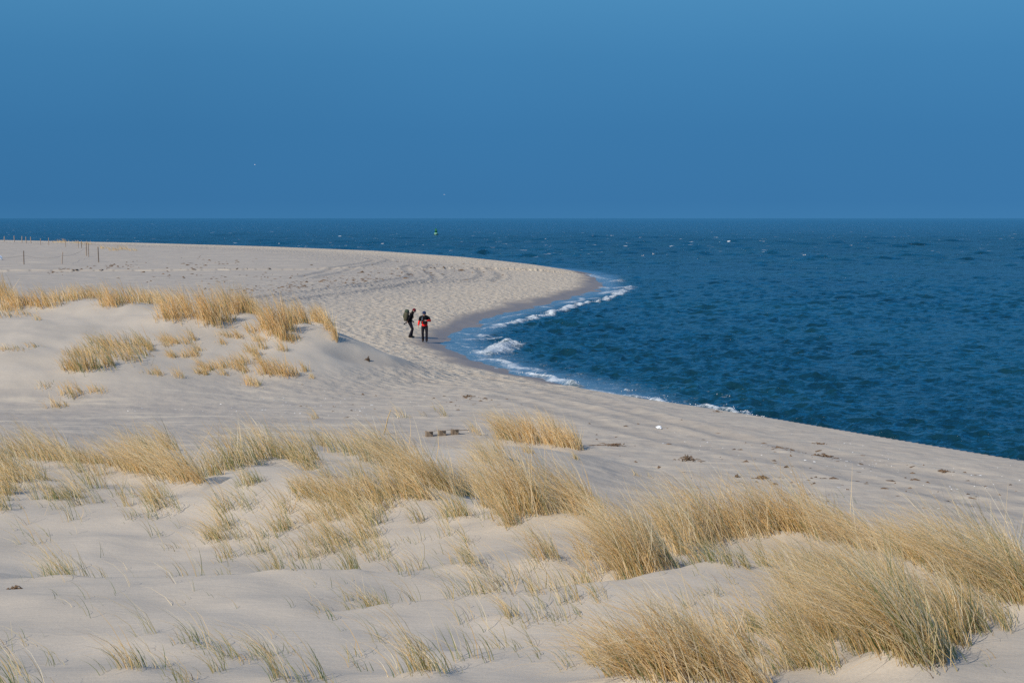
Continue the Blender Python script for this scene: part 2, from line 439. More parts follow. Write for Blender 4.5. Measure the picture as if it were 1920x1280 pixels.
def make_wood(name, a, b_, scale=14):
    t = NT(name)
    f = t.noise(scale, 5, .6, mul=(1, 1, .12), vec=t.n('ShaderNodeTexCoord').outputs['Object'])
    t.L(t.ramp(f, [(.3, a), (.7, b_)]), t.bsdf.inputs['Base Color']); t.bsdf.inputs['Roughness'].default_value = .85
    t.L(t.bump(f, .5, .01), t.bsdf.inputs['Normal'])
    return t.m
M_SAND = make_sand(); M_SEA = make_sea(); M_GRASS = make_grass()
M_POST = make_wood('weathered_post_wood', (.24, .18, .13), (.42, .33, .25), 5)
M_POSTD = make_wood('dark_post_wood', (.07, .05, .035), (.24, .17, .12), 5)
M_PAL = make_wood('pallet_wood', (.12, .08, .05), (.30, .23, .16), 26)
M_PALT = make_wood('pallet_top_wood', (.26, .21, .16), (.44, .37, .29), 26)
M_REED = simple('dry_reed', (.50, .36, .18), .6, 30, .2)
M_WRACK = simple('dry_seaweed', (.16, .105, .065), .9, 25, .5)
M_SHELL = simple('shell_white', (.78, .76, .72), .5, 20, .1)
M_FOAM = simple('sea_foam', (.82, .84, .84), .8, 15, .05)
M_WHITE = simple('white_plastic', (.78, .80, .82), .35, 12, .08)

# ------------------------------------------------------------------ world and sun
SUN_EL, SUN_AZ = R(38), R(225)
w = bpy.data.worlds.new("World"); sc.world = w; w.use_nodes = True
nt = w.node_tree; bg = nt.nodes['Background']
sky = nt.nodes.new('ShaderNodeTexSky'); sky.sky_type = 'NISHITA'; sky.sun_disc = False
sky.sun_elevation = SUN_EL; sky.sun_rotation = SUN_AZ
bg.inputs['Strength'].default_value = .10
tc = nt.nodes.new('ShaderNodeTexCoord'); sx = nt.nodes.new('ShaderNodeSeparateXYZ'); nt.links.new(tc.outputs['Generated'], sx.inputs[0])
rp = nt.nodes.new('ShaderNodeValToRGB'); nt.links.new(sx.outputs['Z'], rp.inputs['Fac'])
def lin(c): return tuple(((v / 255 + .055) / 1.055) ** 2.4 if v > 10 else v / 255 / 12.92 for v in c)
stops = [(0.0, (61, 119, 167)), (.012, (58, 116, 165)), (.06, (59, 119, 168)), (.11, (65, 127, 175)), (.155, (75, 138, 184)), (.20, (66, 144, 206)), (.30, (44, 148, 226)), (.60, (40, 132, 214))]
e = rp.color_ramp.elements
while len(e) < len(stops): e.new(.5)
for i, (p, c) in enumerate(stops): e[i].position = p; e[i].color = lin(c) + (1,)
mul = nt.nodes.new('ShaderNodeVectorMath'); mul.operation = 'SCALE'; mul.inputs['Scale'].default_value = 10.0; nt.links.new(rp.outputs[0], mul.inputs[0])
nz = nt.nodes.new('ShaderNodeTexNoise'); nz.inputs['Scale'].default_value = 5; nz.inputs['Detail'].default_value = 3; nt.links.new(tc.outputs['Generated'], nz.inputs['Vector'])
k1 = nt.nodes.new('ShaderNodeMath'); k1.operation = 'MULTIPLY_ADD'; nt.links.new(nz.outputs['Fac'], k1.inputs[0]); k1.inputs[1].default_value = .9; k1.inputs[2].default_value = 9.6
k2 = nt.nodes.new('ShaderNodeMath'); k2.operation = 'MULTIPLY_ADD'; nt.links.new(sx.outputs['X'], k2.inputs[0]); k2.inputs[1].default_value = 1.3; nt.links.new(k1.outputs[0], k2.inputs[2]); nt.links.new(k2.outputs[0], mul.inputs['Scale'])
mr = nt.nodes.new('ShaderNodeMapRange'); mr.interpolation_type = 'SMOOTHSTEP'; mr.inputs[1].default_value = .45; mr.inputs[2].default_value = .9
nt.links.new(sx.outputs['Z'], mr.inputs[0])
mx = nt.nodes.new('ShaderNodeMix'); mx.data_type = 'RGBA'; nt.links.new(mr.outputs[0], mx.inputs[0]); nt.links.new(mul.outputs[0], mx.inputs[6]); nt.links.new(sky.outputs[0], mx.inputs[7])
nt.links.new(mx.outputs[2], bg.inputs['Color'])
sun = bpy.data.lights.new('sun', 'SUN'); sun.energy = 4.5; sun.angle = R(.53); sun.color = (1, .925, .81)
sun_o = bpy.data.objects.new('sun', sun); COL.objects.link(sun_o); sun_o.location = (-30, -30, 40)
sd = Vector((math.cos(SUN_EL) * math.sin(SUN_AZ), math.cos(SUN_EL) * math.cos(SUN_AZ), math.sin(SUN_EL)))
sun_o.rotation_euler = (-sd).to_track_quat('-Z', 'Y').to_euler()
sc.view_settings.view_transform = 'Standard'; sc.view_settings.look = 'None'; sc.view_settings.exposure = 0.0; sc.view_settings.gamma = 1
try: sc.cycles.use_denoising = False
except Exception: pass
sc.cycles.sample_clamp_direct = 2.5; sc.cycles.max_bounces = 5; sc.cycles.diffuse_bounces = 2; sc.cycles.glossy_bounces = 2; sc.cycles.transmission_bounces = 2; sc.cycles.transparent_max_bounces = 4

# ------------------------------------------------------------------ grass tables (photo pixels: base x, base y, half width, height; then number, green share)
def row(pts, n=None): return [p for p in pts]
CREST_FAR = [(-60, 568, 30, 35), (-25, 565, 25, 38), (10, 566, 22, 38), (32, 578, 15, 30), (12, 585, 25, 28), (60, 577, 20, 25), (90, 577, 25, 27), (120, 566, 25, 27), (150, 562, 25, 25), (178, 560, 22, 22),
             (205, 577, 20, 38), (232, 570, 25, 30), (265, 568, 25, 26), (298, 570, 25, 27), (335, 598, 26, 52), (318, 604, 18, 40), (350, 590, 14, 46)]
CREST_MID = [(384, 604, 14, 40), (400, 612, 16, 50), (415, 605, 18, 52), (432, 592, 16, 42), (450, 588, 16, 38), (468, 590, 15, 37), (480, 588, 8, 28)]
CREST_RT = [(503, 620, 12, 45), (520, 632, 14, 58), (536, 622, 14, 48), (553, 608, 14, 38), (570, 606, 10, 32), (530, 640, 8, 30)]
CREST_END = [(592, 606, 10, 26), (605, 608, 10, 32), (618, 622, 8, 42), (630, 640, 5, 36)]
SLOPE_A = [(130, 698, 12, 24), (142, 700, 14, 28), (160, 698, 18, 36), (180, 696, 14, 36), (205, 688, 12, 34), (150, 672, 25, 22), (185, 668, 30, 28), (215, 660, 30, 28), (245, 655, 25, 30), (272, 652, 14, 30), (230, 676, 30, 28), (258, 668, 25, 24), (282, 660, 6, 18), (195, 650, 30, 18)]
SLOPE_B = [(310, 640, 12, 18), (330, 645, 12, 20), (352, 645, 14, 20), (362, 638, 8, 22), (425, 632, 12, 16), (448, 634, 10, 18), (475, 625, 18, 20), (492, 655, 9, 28), (485, 640, 14, 16), (410, 692, 12, 18),
           (378, 690, 8, 22), (395, 694, 10, 20), (425, 690, 16, 26), (448, 688, 16, 28), (462, 682, 10, 30), (385, 702, 6, 16), (290, 702, 14, 14), (470, 722, 12, 20), (482, 724, 8, 18), (585, 710, 4, 10), (300, 704, 5, 18)]
SLOPE_C = [(500, 706, 14, 28), (518, 706, 16, 34), (535, 708, 14, 34), (550, 706, 9, 26)]
SLOPE_D = [(85, 728, 12, 12), (126, 742, 16, 22), (140, 748, 10, 30), (150, 742, 8, 22), (100, 766, 14, 16), (118, 764, 10, 18), (175, 738, 10, 14), (190, 738, 8, 14), (30, 658, 16, 12), (62, 652, 10, 14), (8, 658, 10, 12), (10, 595, 25, 18), (40, 592, 18, 14), (72, 600, 8, 16)]
LEFT_NEAR = [(-60, 890, 30, 80), (-30, 880, 25, 80), (0, 895, 22, 95), (14, 880, 20, 80), (35, 860, 18, 50), (60, 862, 20, 50), (85, 866, 22, 52), (110, 868, 22, 50), (135, 870, 20, 42), (158, 872, 16, 32), (40, 905, 25, 40), (65, 900, 25, 35), (10, 930, 18, 50), (185, 872, 15, 25)]
LEFT_BIG = [(225, 880, 18, 50), (245, 888, 22, 62), (268, 894, 24, 76), (292, 898, 24, 88), (316, 902, 24, 94), (338, 906, 22, 88), (358, 908, 18, 74), (376, 910, 12, 52), (318, 845, 12, 46), (300, 862, 18, 50), (280, 870, 20, 50)]
LEFT_JOIN = [(398, 894, 18, 46), (420, 886, 20, 56), (442, 880, 20, 66), (466, 874, 20, 66), (490, 866, 20, 60), (512, 862, 18, 55)]
MID_L = [(538, 866, 18, 58), (560, 872, 20, 68), (580, 874, 16, 72), (592, 866, 8, 60)]
MID_DOWN = [(560, 925, 16, 38), (582, 940, 20, 50), (604, 945, 20, 48), (628, 950, 22, 52), (652, 950, 22, 48), (676, 948, 22, 44), (700, 942, 24, 42), (740, 934, 24, 42), (762, 940, 16, 36), (720, 940, 20, 30)]
MID_BACK = [(610, 838, 22, 36), (640, 850, 25, 45), (668, 856, 22, 50), (690, 870, 14, 56)]
MID_BIG = [(712, 862, 18, 56), (732, 876, 20, 72), (754, 892, 22, 86), (776, 906, 22, 92), (800, 918, 22, 92), (822, 926, 20, 86), (844, 930, 18, 74), (864, 932, 16, 60), (882, 934, 12, 46), (770, 930, 20, 60), (800, 940, 20, 50)]
DOME = [(905, 930, 18, 55), (925, 955, 20, 82), (945, 970, 22, 100), (966, 976, 22, 108), (988, 978, 22, 110), (1010, 974, 22, 106), (1032, 968, 22, 100), (1054, 966, 22, 96), (1076, 968, 20, 94), (1096, 976, 18, 90), (1114, 984, 16, 80), (1130, 988, 12, 64), (960, 990, 14, 60)]
UPPER = [(945, 828, 14, 44), (962, 832, 16, 54), (980, 836, 16, 58), (998, 838, 14, 54), (1008, 836, 10, 44), (1032, 838, 12, 46), (1050, 842, 14, 48), (1068, 844, 12, 44), (1082, 846, 8, 40), (1086, 838, 5, 30)]
UPPER_LO = [(920, 868, 18, 40), (940, 862, 12, 36), (905, 872, 14, 30), (1082, 862, 5, 16), (992, 850, 10, 16)]
RIDGE = [(1152, 1020, 20, 76), (1166, 1062, 18, 110), (1186, 1070, 20, 120), (1208, 1068, 22, 120), (1232, 1062, 22, 118), (1256, 1054, 22, 112), (1280, 1036, 24, 104), (1306, 1026, 24, 100), (1332, 1022, 24, 98), (1358, 1018, 24, 94),
         (1384, 1014, 24, 90), (1410, 1012, 24, 88), (1436, 1011, 24, 88), (1462, 1011, 24, 88), (1488, 1011, 24, 88), (1514, 1012, 24, 88), (1540, 1015, 24, 92), (1566, 1020, 24, 96), (1592, 1028, 24, 98), (1618, 1034, 22, 96), (1644, 1038, 20, 84), (1668, 1042, 16, 66),
         (1180, 1030, 20, 80), (1220, 1020, 24, 80), (1260, 1010, 24, 76), (1300, 1000, 24, 70)]
RIDGE_END = [(1700, 1050, 22, 66), (1724, 1062, 24, 80), (1748, 1072, 26, 92), (1774, 1084, 26, 102), (1800, 1096, 26, 112), (1826, 1108, 26, 124), (1852, 1120, 26, 134), (1878, 1132, 26, 144), (1904, 1142, 24, 154), (1930, 1150, 24, 156), (1960, 1150, 26, 150), (1990, 1140, 26, 140),
             (1880, 1060, 26, 70), (1910, 1070, 26, 80)]
FRINGE = [(1310, 1062, 14, 44), (1340, 1064, 14, 50), (1372, 1068, 16, 56), (1402, 1072, 10, 56), (1436, 1066, 16, 50), (1466, 1062, 12, 46), (1535, 1086, 22, 60), (1566, 1094, 22, 62), (1600, 1100, 24, 60), (1640, 1110, 25, 56)]
CORNER = [(1560, 1180, 20, 80), (1590, 1196, 22, 96), (1620, 1232, 24, 136), (1648, 1252, 24, 160), (1676, 1264, 24, 176), (1704, 1270, 24, 186), (1732, 1270, 24, 186), (1758, 1262, 22, 176), (1780, 1244, 20, 160), (1798, 1216, 20, 136), (1700, 1210, 28, 120), (1740, 1190, 28, 110), (1780, 1170, 28, 100), (1660, 1180, 26, 100),
          (1820, 1196, 18, 110), (1846, 1192, 14, 80), (1620, 1160, 24, 70), (1700, 1150, 26, 80)]
BOTTOM = [(1180, 1290, 26, 90), (1210, 1300, 28, 120), (1245, 1304, 28, 140), (1280, 1306, 28, 150), (1315, 1306, 28, 156), (1350, 1306, 28, 150), (1385, 1304, 26, 136), (1418, 1300, 24, 110), (1300, 1260, 30, 90), (1350, 1250, 28, 90), (1240, 1262, 26, 80), (1400, 1240, 22, 90), (1430, 1310, 24, 100)]
# isolated tufts: name, clumps, blades per clump, green, label
TUFTS = [
    ('low_tuft', [(95, 942, 14, 30), (115, 942, 18, 40), (128, 940, 12, 42), (145, 938, 10, 26)], 40, .45, 'small greenish grass tuft on bare sand in front of the left grass ridge'),
    ('edge_tuft', [(8, 962, 12, 50), (0, 955, 10, 36), (30, 956, 8, 20)], 34, .3, 'thin tuft at the left edge with dark shadow beside it'),
    ('dune_tuft', [(220, 930, 16, 36), (245, 934, 14, 34), (300, 938, 12, 46), (322, 940, 8, 44), (280, 935, 14, 30)], 26, .25, 'sparse straw tuft below the biggest clump of the left ridge'),
    ('crossed_tuft', [(245, 976, 10, 34), (282, 975, 8, 44), (302, 972, 10, 40), (320, 968, 6, 24)], 16, .5, 'loose tuft of crossing blades on smooth sand at left of centre'),
    ('hump_tuft', [(458, 916, 12, 30), (470, 918, 10, 34), (482, 912, 10, 32)], 40, .55, 'dark green tuft on the slope of the bare sand hump'),
    ('slope_tuft', [(405, 1018, 14, 40), (435, 1014, 14, 50), (446, 1016, 10, 46), (415, 1046, 12, 36), (465, 1010, 10, 36), (395, 1008, 10, 30)], 30, .4, 'tall wispy tuft on sand between the hump and the low dune brink'),
    ('wide_tuft', [(95, 1076, 12, 56), (115, 1076, 14, 64), (135, 1078, 14, 70), (160, 1079, 14, 66), (192, 1078, 10, 54), (212, 1076, 8, 40), (232, 1076, 8, 34)], 42, .5, 'broad green and straw tuft cut off by the smooth dune brink at far left'),
    ('green_tuft', [(340, 1081, 12, 40), (372, 1081, 10, 46), (412, 1079, 6, 24), (426, 1077, 6, 24)], 9, .9, 'few green blades bending left on the dune brink'),
    ('brink_tuft', [(505, 1070, 14, 44), (525, 1070, 14, 50), (550, 1070, 14, 60), (570, 1068, 12, 58), (590, 1070, 8, 44)], 38, .3, 'straw and green tuft standing on the dune brink left of centre'),
    ('shadow_tuft', [(640, 1066, 10, 44), (656, 1068, 10, 52), (668, 1068, 7, 50), (610, 1005, 10, 46), (630, 1010, 12, 40)], 34, .55, 'slim dark tuft at the end of the dune brink with curling shadow'),
    ('stubble_tuft', [(655, 1136, 8, 46), (690, 1128, 12, 38), (704, 1126, 10, 42), (716, 1120, 8, 36)], 30, .3, 'short pale tuft with swirling shadow in the middle of the near sand'),
    ('lone_tuft', [(855, 1055, 9, 36), (870, 1056, 10, 44), (884, 1058, 9, 48), (785, 1016, 10, 32), (760, 1014, 10, 26)], 16, .45, 'thin spreading tuft below the mound with trailing straw blades'),
    ('arched_tuft', [(840, 975, 14, 40), (860, 978, 14, 48), (875, 976, 12, 44), (910, 978, 10, 36)], 26, .4, 'arched green tuft between the central clump and the dome shaped clump'),
    ('leaning_tuft', [(1010, 1048, 14, 60), (1030, 1048, 14, 62), (1044, 1046, 8, 50), (990, 1012, 14, 40)], 34, .15, 'bushy straw tuft leaning left on the brink below the sand mound'),
    ('mixed_tuft', [(900, 1118, 14, 52), (930, 1118, 16, 46), (960, 1112, 16, 50), (1000, 1108, 12, 74), (1024, 1104, 12, 56), (1062, 1094, 16, 70), (1090, 1092, 16, 56)], 30, .25, 'long low row of straw blades on the sand beside the right grass ridge'),
    ('dead_tuft', [(960, 1158, 14, 44), (985, 1166, 16, 46), (1010, 1160, 16, 46), (1040, 1158, 14, 48), (1066, 1160, 14, 46), (1090, 1150, 10, 40)], 36, .3, 'tangled brown tuft with dead stubble in the near foreground'),
    ('front_tuft', [(760, 1272, 18, 90), (790, 1272, 18, 96), (815, 1274, 16, 90), (840, 1264, 16, 84), (860, 1240, 14, 70), (890, 1238, 12, 60), (915, 1240, 10, 60)], 34, .35, 'wide tuft of curved straw blades at the bottom centre'),
    ('green_stalks', [(945, 1214, 5, 56), (975, 1222, 5, 50), (1008, 1232, 4, 46)], 4, 1.0, 'three separate green stalks on sand at bottom centre'),
    ('low_dune_tuft', [(520, 1282, 14, 84), (545, 1286, 16, 90), (575, 1288, 14, 96), (600, 1280, 12, 84), (620, 1290, 10, 70)], 26, .4, 'upright tuft with long shadow at the bottom left of centre'),
    ('short_tuft', [(425, 1240, 14, 50), (450, 1246, 14, 56), (475, 1240, 14, 50), (500, 1228, 12, 46)], 24, .5, 'short mixed tuft on smooth grey sand in the lower left'),
    ('dry_tuft', [(240, 1262, 12, 66), (256, 1264, 12, 60), (275, 1256, 10, 60), (200, 1268, 8, 46)], 22, .2, 'dry tuft with a dead brown heart at lower left'),
    ('corner_tuft', [(10, 1290, 16, 60), (40, 1290, 18, 74), (70, 1288, 14, 60), (-20, 1290, 16, 60)], 24, .2, 'straw tuft in the bottom left corner'),
    ('small_green_tuft', [(330, 1212, 6, 30), (368, 1208, 4, 36), (395, 1232, 5, 30), (545, 1226, 4, 30)], 5, .9, 'handful of scattered green blades on grey sand at lower left'),
    ('stub_tuft', [(345, 1288, 10, 46), (330, 1280, 8, 30)], 20, .3, 'small stub of grass at the bottom edge beside the upright tuft'),
    ('gap_tuft', [(1440, 1206, 12, 66), (1456, 1196, 12, 70), (1476, 1202, 10, 50), (1420, 1196, 14, 60)], 34, .45, 'dark green tuft between the bottom clump and the corner clump'),
    ('reddish_tuft', [(1540, 1212, 12, 50), (1555, 1208, 12, 52), (1520, 1230, 10, 56), (1610, 1208, 12, 40)], 30, .1, 'reddish brown tuft left of the big corner clump'),
    ('tiny_tuft', [(600, 1150, 6, 36), (612, 1160, 4, 30)], 7, .9, 'pair of green blades on the smooth sand left of the short pale tuft'),
    ('flat_tuft', [(740, 1276, 6, 40), (690, 1260, 5, 30), (655, 1250, 5, 40)], 6, .8, 'few green blades at the bottom left of the wide front tuft'),
    ('behind_tuft', [(752, 784, 10, 22), (768, 784, 8, 18)], 24, .05, 'small straw tuft on the flat beach behind the leaning reed'),
    ('thin_tuft', [(793, 782, 5, 18)], 12, .05, 'thin straw tuft between two others behind the pallet'),
    ('curved_tuft', [(835, 782, 6, 28), (822, 770, 10, 16)], 24, .1, 'curved straw tuft on the flat beach behind the pallet'),
    ('pallet_tuft', [(900, 818, 7, 26), (890, 812, 8, 24)], 22, .05, 'light straw tuft just right of the buried pallet'),
    ('beach_tuft', [(594, 786, 5, 20), (588, 788, 4, 12)], 18, .05, 'lone tiny tuft on the shell strewn flat sand'),
    ('bush_tuft', [(1195, 893, 8, 12), (1220, 896, 5, 10)], 16, .05, 'tiny dry tuft on the beach right of the dome shaped clump'),
]
FAR_TUFTS = [(110, 455, 10, 6), (122, 454, 8, 6), (145, 456, 8, 5), (165, 458, 8, 5), (195, 466, 10, 6), (215, 470, 10, 6), (232, 468, 10, 8), (250, 470, 8, 5)]
SPARSE = []
for k in range(230):
    px = rng.uniform(0, 1900); py = rng.uniform(930, 1275)
    SPARSE.append((px, py, 10, rng.uniform(24, 50)))

def scatter(x0, x1, y0, y1, k, h0, h1):
    return [(rng.uniform(x0, x1), rng.uniform(y0, y1), rng.uniform(10, 22), rng.uniform(h0, h1)) for _ in range(k)]
CREST_MID = [(a, b_, c, d * 1.04) for a, b_, c, d in CREST_MID]; CREST_RT = [(a, b_, c, d * 1.0) for a, b_, c, d in CREST_RT]; CREST_FAR = [(a, b_, c, d * 1.0) for a, b_, c, d in CREST_FAR]; CREST_END = [(a, b_, c, d * 1.05) for a, b_, c, d in CREST_END]
SLOPE_B += [(rng.uniform(300, 600), rng.uniform(635, 715), 8, rng.uniform(12, 24)) for _ in range(26)]
FILL_R = scatter(1490, 1760, 1080, 1180, 48, 60, 100) + scatter(1440, 1600, 1180, 1275, 26, 56, 100) + scatter(1120, 1200, 1235, 1280, 8, 50, 80) + scatter(1800, 1900, 1130, 1190, 8, 50, 90)
FILL_M = scatter(560, 730, 935, 1050, 40, 36, 66) + scatter(380, 560, 950, 1060, 16, 34, 60) + scatter(600, 760, 890, 950, 12, 40, 60)
FILL_L = scatter(-40, 190, 870, 950, 22, 36, 60) + scatter(190, 340, 920, 960, 7, 30, 44)
FILL_W = scatter(0, 620, 1180, 1275, 12, 40, 70) + scatter(60, 640, 940, 1070, 16, 30, 56) + scatter(620, 1180, 1060, 1260, 16, 40, 80) + scatter(1180, 1500, 1060, 1240, 7, 40, 70)
FILL_C = scatter(700, 900, 960, 1060, 12, 36, 60) + scatter(880, 1180, 1030, 1130, 26, 40, 70) + scatter(1330, 1500, 1180, 1250, 10, 60, 90)
STUFF = [  # name, tables, blades per clump, green, label
    ('crest_grass', CREST_FAR, 150, .06, 'golden marram grass along the far dune crest at left'),
    ('middle_crest_grass', CREST_MID, 180, .08, 'tall golden grass clump on the far dune crest'),
    ('right_crest_grass', CREST_RT, 170, .08, 'golden grass hanging down the far dune crest at its right'),
    ('end_crest_grass', CREST_END, 140, .05, 'golden grass at the steep right end of the far dune'),
    ('slope_grass', SLOPE_A, 100, .22, 'pale thin grass in a patch on the far dune slope at left'),
    ('sparse_slope_grass', SLOPE_B, 70, .12, 'sparse dry grass dotted over the far dune face'),
    ('low_slope_grass', SLOPE_C, 90, .05, 'dense golden grass low on the far dune face'),
    ('foot_grass', SLOPE_D, 40, .10, 'thin dry grass at the foot of the far dune'),
    ('left_ridge_grass', LEFT_NEAR, 120, .18, 'straw grass at the left end of the nearer ridge'),
    ('wind_swept_grass', LEFT_BIG, 155, .10, 'big wind swept straw clump on the nearer ridge at left'),
    ('ridge_grass', LEFT_JOIN + MID_L, 110, .26, 'straw grass topping the bare sand hump'),
    ('mound_grass', MID_DOWN + MID_BACK, 80, .25, 'straw grass spilling over the sand at centre left'),
    ('central_grass', MID_BIG, 160, .14, 'dense golden clump at the centre bent over to the left'),
    ('dome_grass', DOME, 160, .12, 'large dome shaped golden clump behind the sand mound'),
    ('upper_grass', UPPER, 140, .03, 'golden clump on its own small mound near the beach'),
    ('upper_low_grass', UPPER_LO, 70, .05, 'thin golden grass below the small beach mound'),
    ('right_ridge_grass', RIDGE, 165, .10, 'long golden grass band along the right ridge'),
    ('right_end_grass', RIDGE_END, 175, .22, 'thick straw and green grass at the right edge'),
    ('fringe_grass', FRINGE, 60, .45, 'sparse green fringe of grass below the right ridge'),
    ('corner_grass', CORNER, 165, .25, 'large straw clump in the bottom right corner'),
    ('bottom_grass', BOTTOM, 135, .08, 'pale straw clump along the bottom edge at right'),
    ('sparse_grass', SPARSE, 4, .5, 'single grass blades scattered over the near sand'),
    ('right_sparse_grass', FILL_R, 46, .28, 'thinner straw grass between the right ridge and the corner clump'),
    ('middle_sparse_grass', FILL_M, 34, .28, 'thin straw grass trailing down the sand left of centre'),
    ('left_sparse_grass', FILL_L, 34, .25, 'thin straw grass on the sand in front of the left ridge'),
    ('centre_sparse_grass', FILL_C, 22, .2, 'thin pale blades on the sand below the dome shaped clump'),
    ('wispy_sparse_grass', FILL_W, 13, .45, 'wispy mixed blades dotted over the near sand'),
    ('distant_grass', FAR_TUFTS, 60, .0, 'faint straw grass near the fence posts'),
]

# ------------------------------------------------------------------ tyre tracks and mounds
def plan(pxs, w_, dep):
    GROOVES.append((np.array([ground(a, b_)[:2] for a, b_ in pxs]), w_, dep))
TRK = [[(478, 560), (540, 550), (600, 544), (660, 536), (720, 527), (760, 521), (775, 518), (772, 512), (762, 506), (758, 500), (772, 497)],
       [(530, 566), (600, 556), (670, 548), (730, 540), (780, 529), (812, 524), (818, 519), (806, 511), (798, 503), (812, 496)],
       [(640, 540), (720, 535), (800, 528), (860, 526), (895, 522), (906, 515), (900, 507), (882, 500), (850, 498)],
       [(700, 541), (790, 532), (870, 529), (925, 527), (940, 520), (936, 511), (920, 504), (890, 497)],
       [(560, 520), (620, 505), (680, 494), (702, 488), (690, 484)], [(590, 522), (660, 504), (715, 493), (733, 487), (716, 482)],
       [(640, 668), (700, 676), (760, 688), (830, 694), (900, 705), (980, 720), (1080, 742), (1180, 765)]]
for tk in TRK[:-1]: plan(tk, .8, .08)
plan(TRK[-1], .9, .05)
for tk in [[(1000, 738), (1250, 789), (1500, 838), (1920, 928)], [(1050, 745), (1300, 801), (1600, 866), (1920, 942)], [(930, 742), (1150, 803), (1450, 863), (1920, 965)], [(1180, 778), (1400, 824), (1700, 884), (1920, 918)], [(760, 702), (900, 726), (1060, 758), (1240, 800)]]: plan(tk, .55, .022)

def brink(pxs, h_, wf, wb): BRINKS.append((np.array([ground(a, b_)[:2] for a, b_ in pxs]), h_, wf, wb))
brink([(-150, 1092), (0, 1086), (150, 1082), (300, 1080), (450, 1077), (640, 1070), (760, 1062)], .26, 1.5, .36)
brink([(590, 1150), (700, 1138), (800, 1126), (900, 1118), (1050, 1100), (1180, 1086), (1300, 1064)], .19, 1.0, .34)
brink([(820, 1226), (900, 1218), (1000, 1214), (1080, 1214), (1180, 1222)], .11, .7, .35)
brink([(380, 925), (430, 898), (480, 884), (530, 876), (580, 884)], .22, .9, .8)
brink([(1020, 968), (1080, 962), (1140, 972), (1180, 990)], .14, .7, .6)
brink([(1260, 1070), (1340, 1058), (1440, 1056), (1540, 1072)], .10, .6, .5)
CL = {}
LOOSE = []
def main_cluster(cl):
    left = list(cl); best = []
    while left:
        grp = [left.pop(0)]; k = 0
        while k < len(grp):
            for c in left[:]:
                if abs(c[0] - grp[k][0]) < (c[2] + grp[k][2]) * .78 and abs(c[1] - grp[k][1]) < 13: grp.append(c); left.remove(c)
            k += 1
        if len(grp) > len(best): best = grp
    return best, [c for c in cl if c not in best]
_t = []
for nm, tbl, nb, gr, lab in TUFTS:
    if nb < 10: LOOSE += tbl; continue
    m_, rest = main_cluster(tbl); LOOSE += rest; _t.append((nm, m_, nb, gr, lab))
TUFTS = _t
STUFF.append(('loose_grass', LOOSE, 12, .45, 'thin loose grass blades standing between the tufts'))
def place(tbl): return [(ground(c[0], c[1]), c) for c in tbl]
for nm, tbl, *_ in STUFF:
    CL[nm] = place(tbl)
    if nm in ('sparse_grass', 'distant_grass', 'loose_grass') or 'sparse' in nm: continue
    for g, c in CL[nm]:
        m_px = g[1] / F
        MOUNDS.append((g[0] - .05, g[1] + .12, max(c[2] * m_px * 1.6, .22), min(.10, c[3] * m_px * .075)))
for nm, tbl, *_ in TUFTS:
    CL[nm] = place(tbl)
    for g, c in CL[nm]:
        m_px = g[1] / F
        MOUNDS.append((g[0], g[1] + .05, max(c[2] * m_px * 1.4, .16), min(.07, c[3] * m_px * .10)))

# ------------------------------------------------------------------ terrain: one sheet, finer near the viewer
def make_ground():
    az = np.concatenate([np.linspace(-62, -25, 110)[:-1], np.linspace(-25, 25, 960), np.linspace(25, 62, 110)[1:]])
    rr = [1.5]
    while rr[-1] < 520: rr.append(rr[-1] * (1.0022 if 92 < rr[-1] < 190 else 1.0050) + .004)
    rr = np.array(rr); az = np.tan(np.radians(az))
    Y, AZ = np.meshgrid(rr, az, indexing='ij'); X = Y * AZ
    x, y = X.ravel(), Y.ravel()
    z, s, A, k, tr = height(x, y)
    nw = 1.2 + 1.2 * fbm(x / 3, y / 3, 77, 3)
    zl = A[:, 0]
    wet = (1 - sstep(.10, .30 + .10 * fbm(x / 2, y / 2, 5, 3), z)) * (zl < .6)
    wet = np.where(s < 0, np.where(zl < .3, 1.0, np.where(z < .35, 1, 0)), wet)
    tan = (1 - sstep(5, 17, s)) * (1 - k)
    near = sstep(40, 60, y)
    trm = np.clip((1 - sstep(14, 34, s + 6 * fbm(x / 9, y / 9, 14, 3))) * (1 - k) * (.20 + .80 * near) * (1 - wet) + .03 * (1 - k) * (1 - wet), 0, 1)
    tanf = np.clip(tan * (.35 + .65 * near), 0, 1)
    nr, nc = X.shape
    i = np.arange(nr - 1)[:, None] * nc + np.arange(nc - 1)[None]
    Fq = np.stack([i, i + 1, i + nc + 1, i + nc], -1).reshape(-1, 4)
    zz = z.reshape(nr, nc)
    keep = ((s.reshape(nr, nc) > -25))
    keep = keep[:-1, :-1] | keep[1:, 1:]
    Fq = Fq[keep.ravel()]
    used = np.unique(Fq); mp = np.zeros(len(x), np.int64); mp[used] = np.arange(len(used)); Fq = mp[Fq]
    V = np.stack([x, y, z], -1)[used]
    o = mesh_np('beach_sand', V, Fq, M_SAND, smooth=True, attrs={'wet': wet[used], 'tan': tanf[used], 'trample': trm[used], 'track': tr[used], 'flat': (1 - k)[used]})
    tag(o, 'pale sand of the beach and dunes running down to the sea', 'sand', kind='structure')
make_ground()

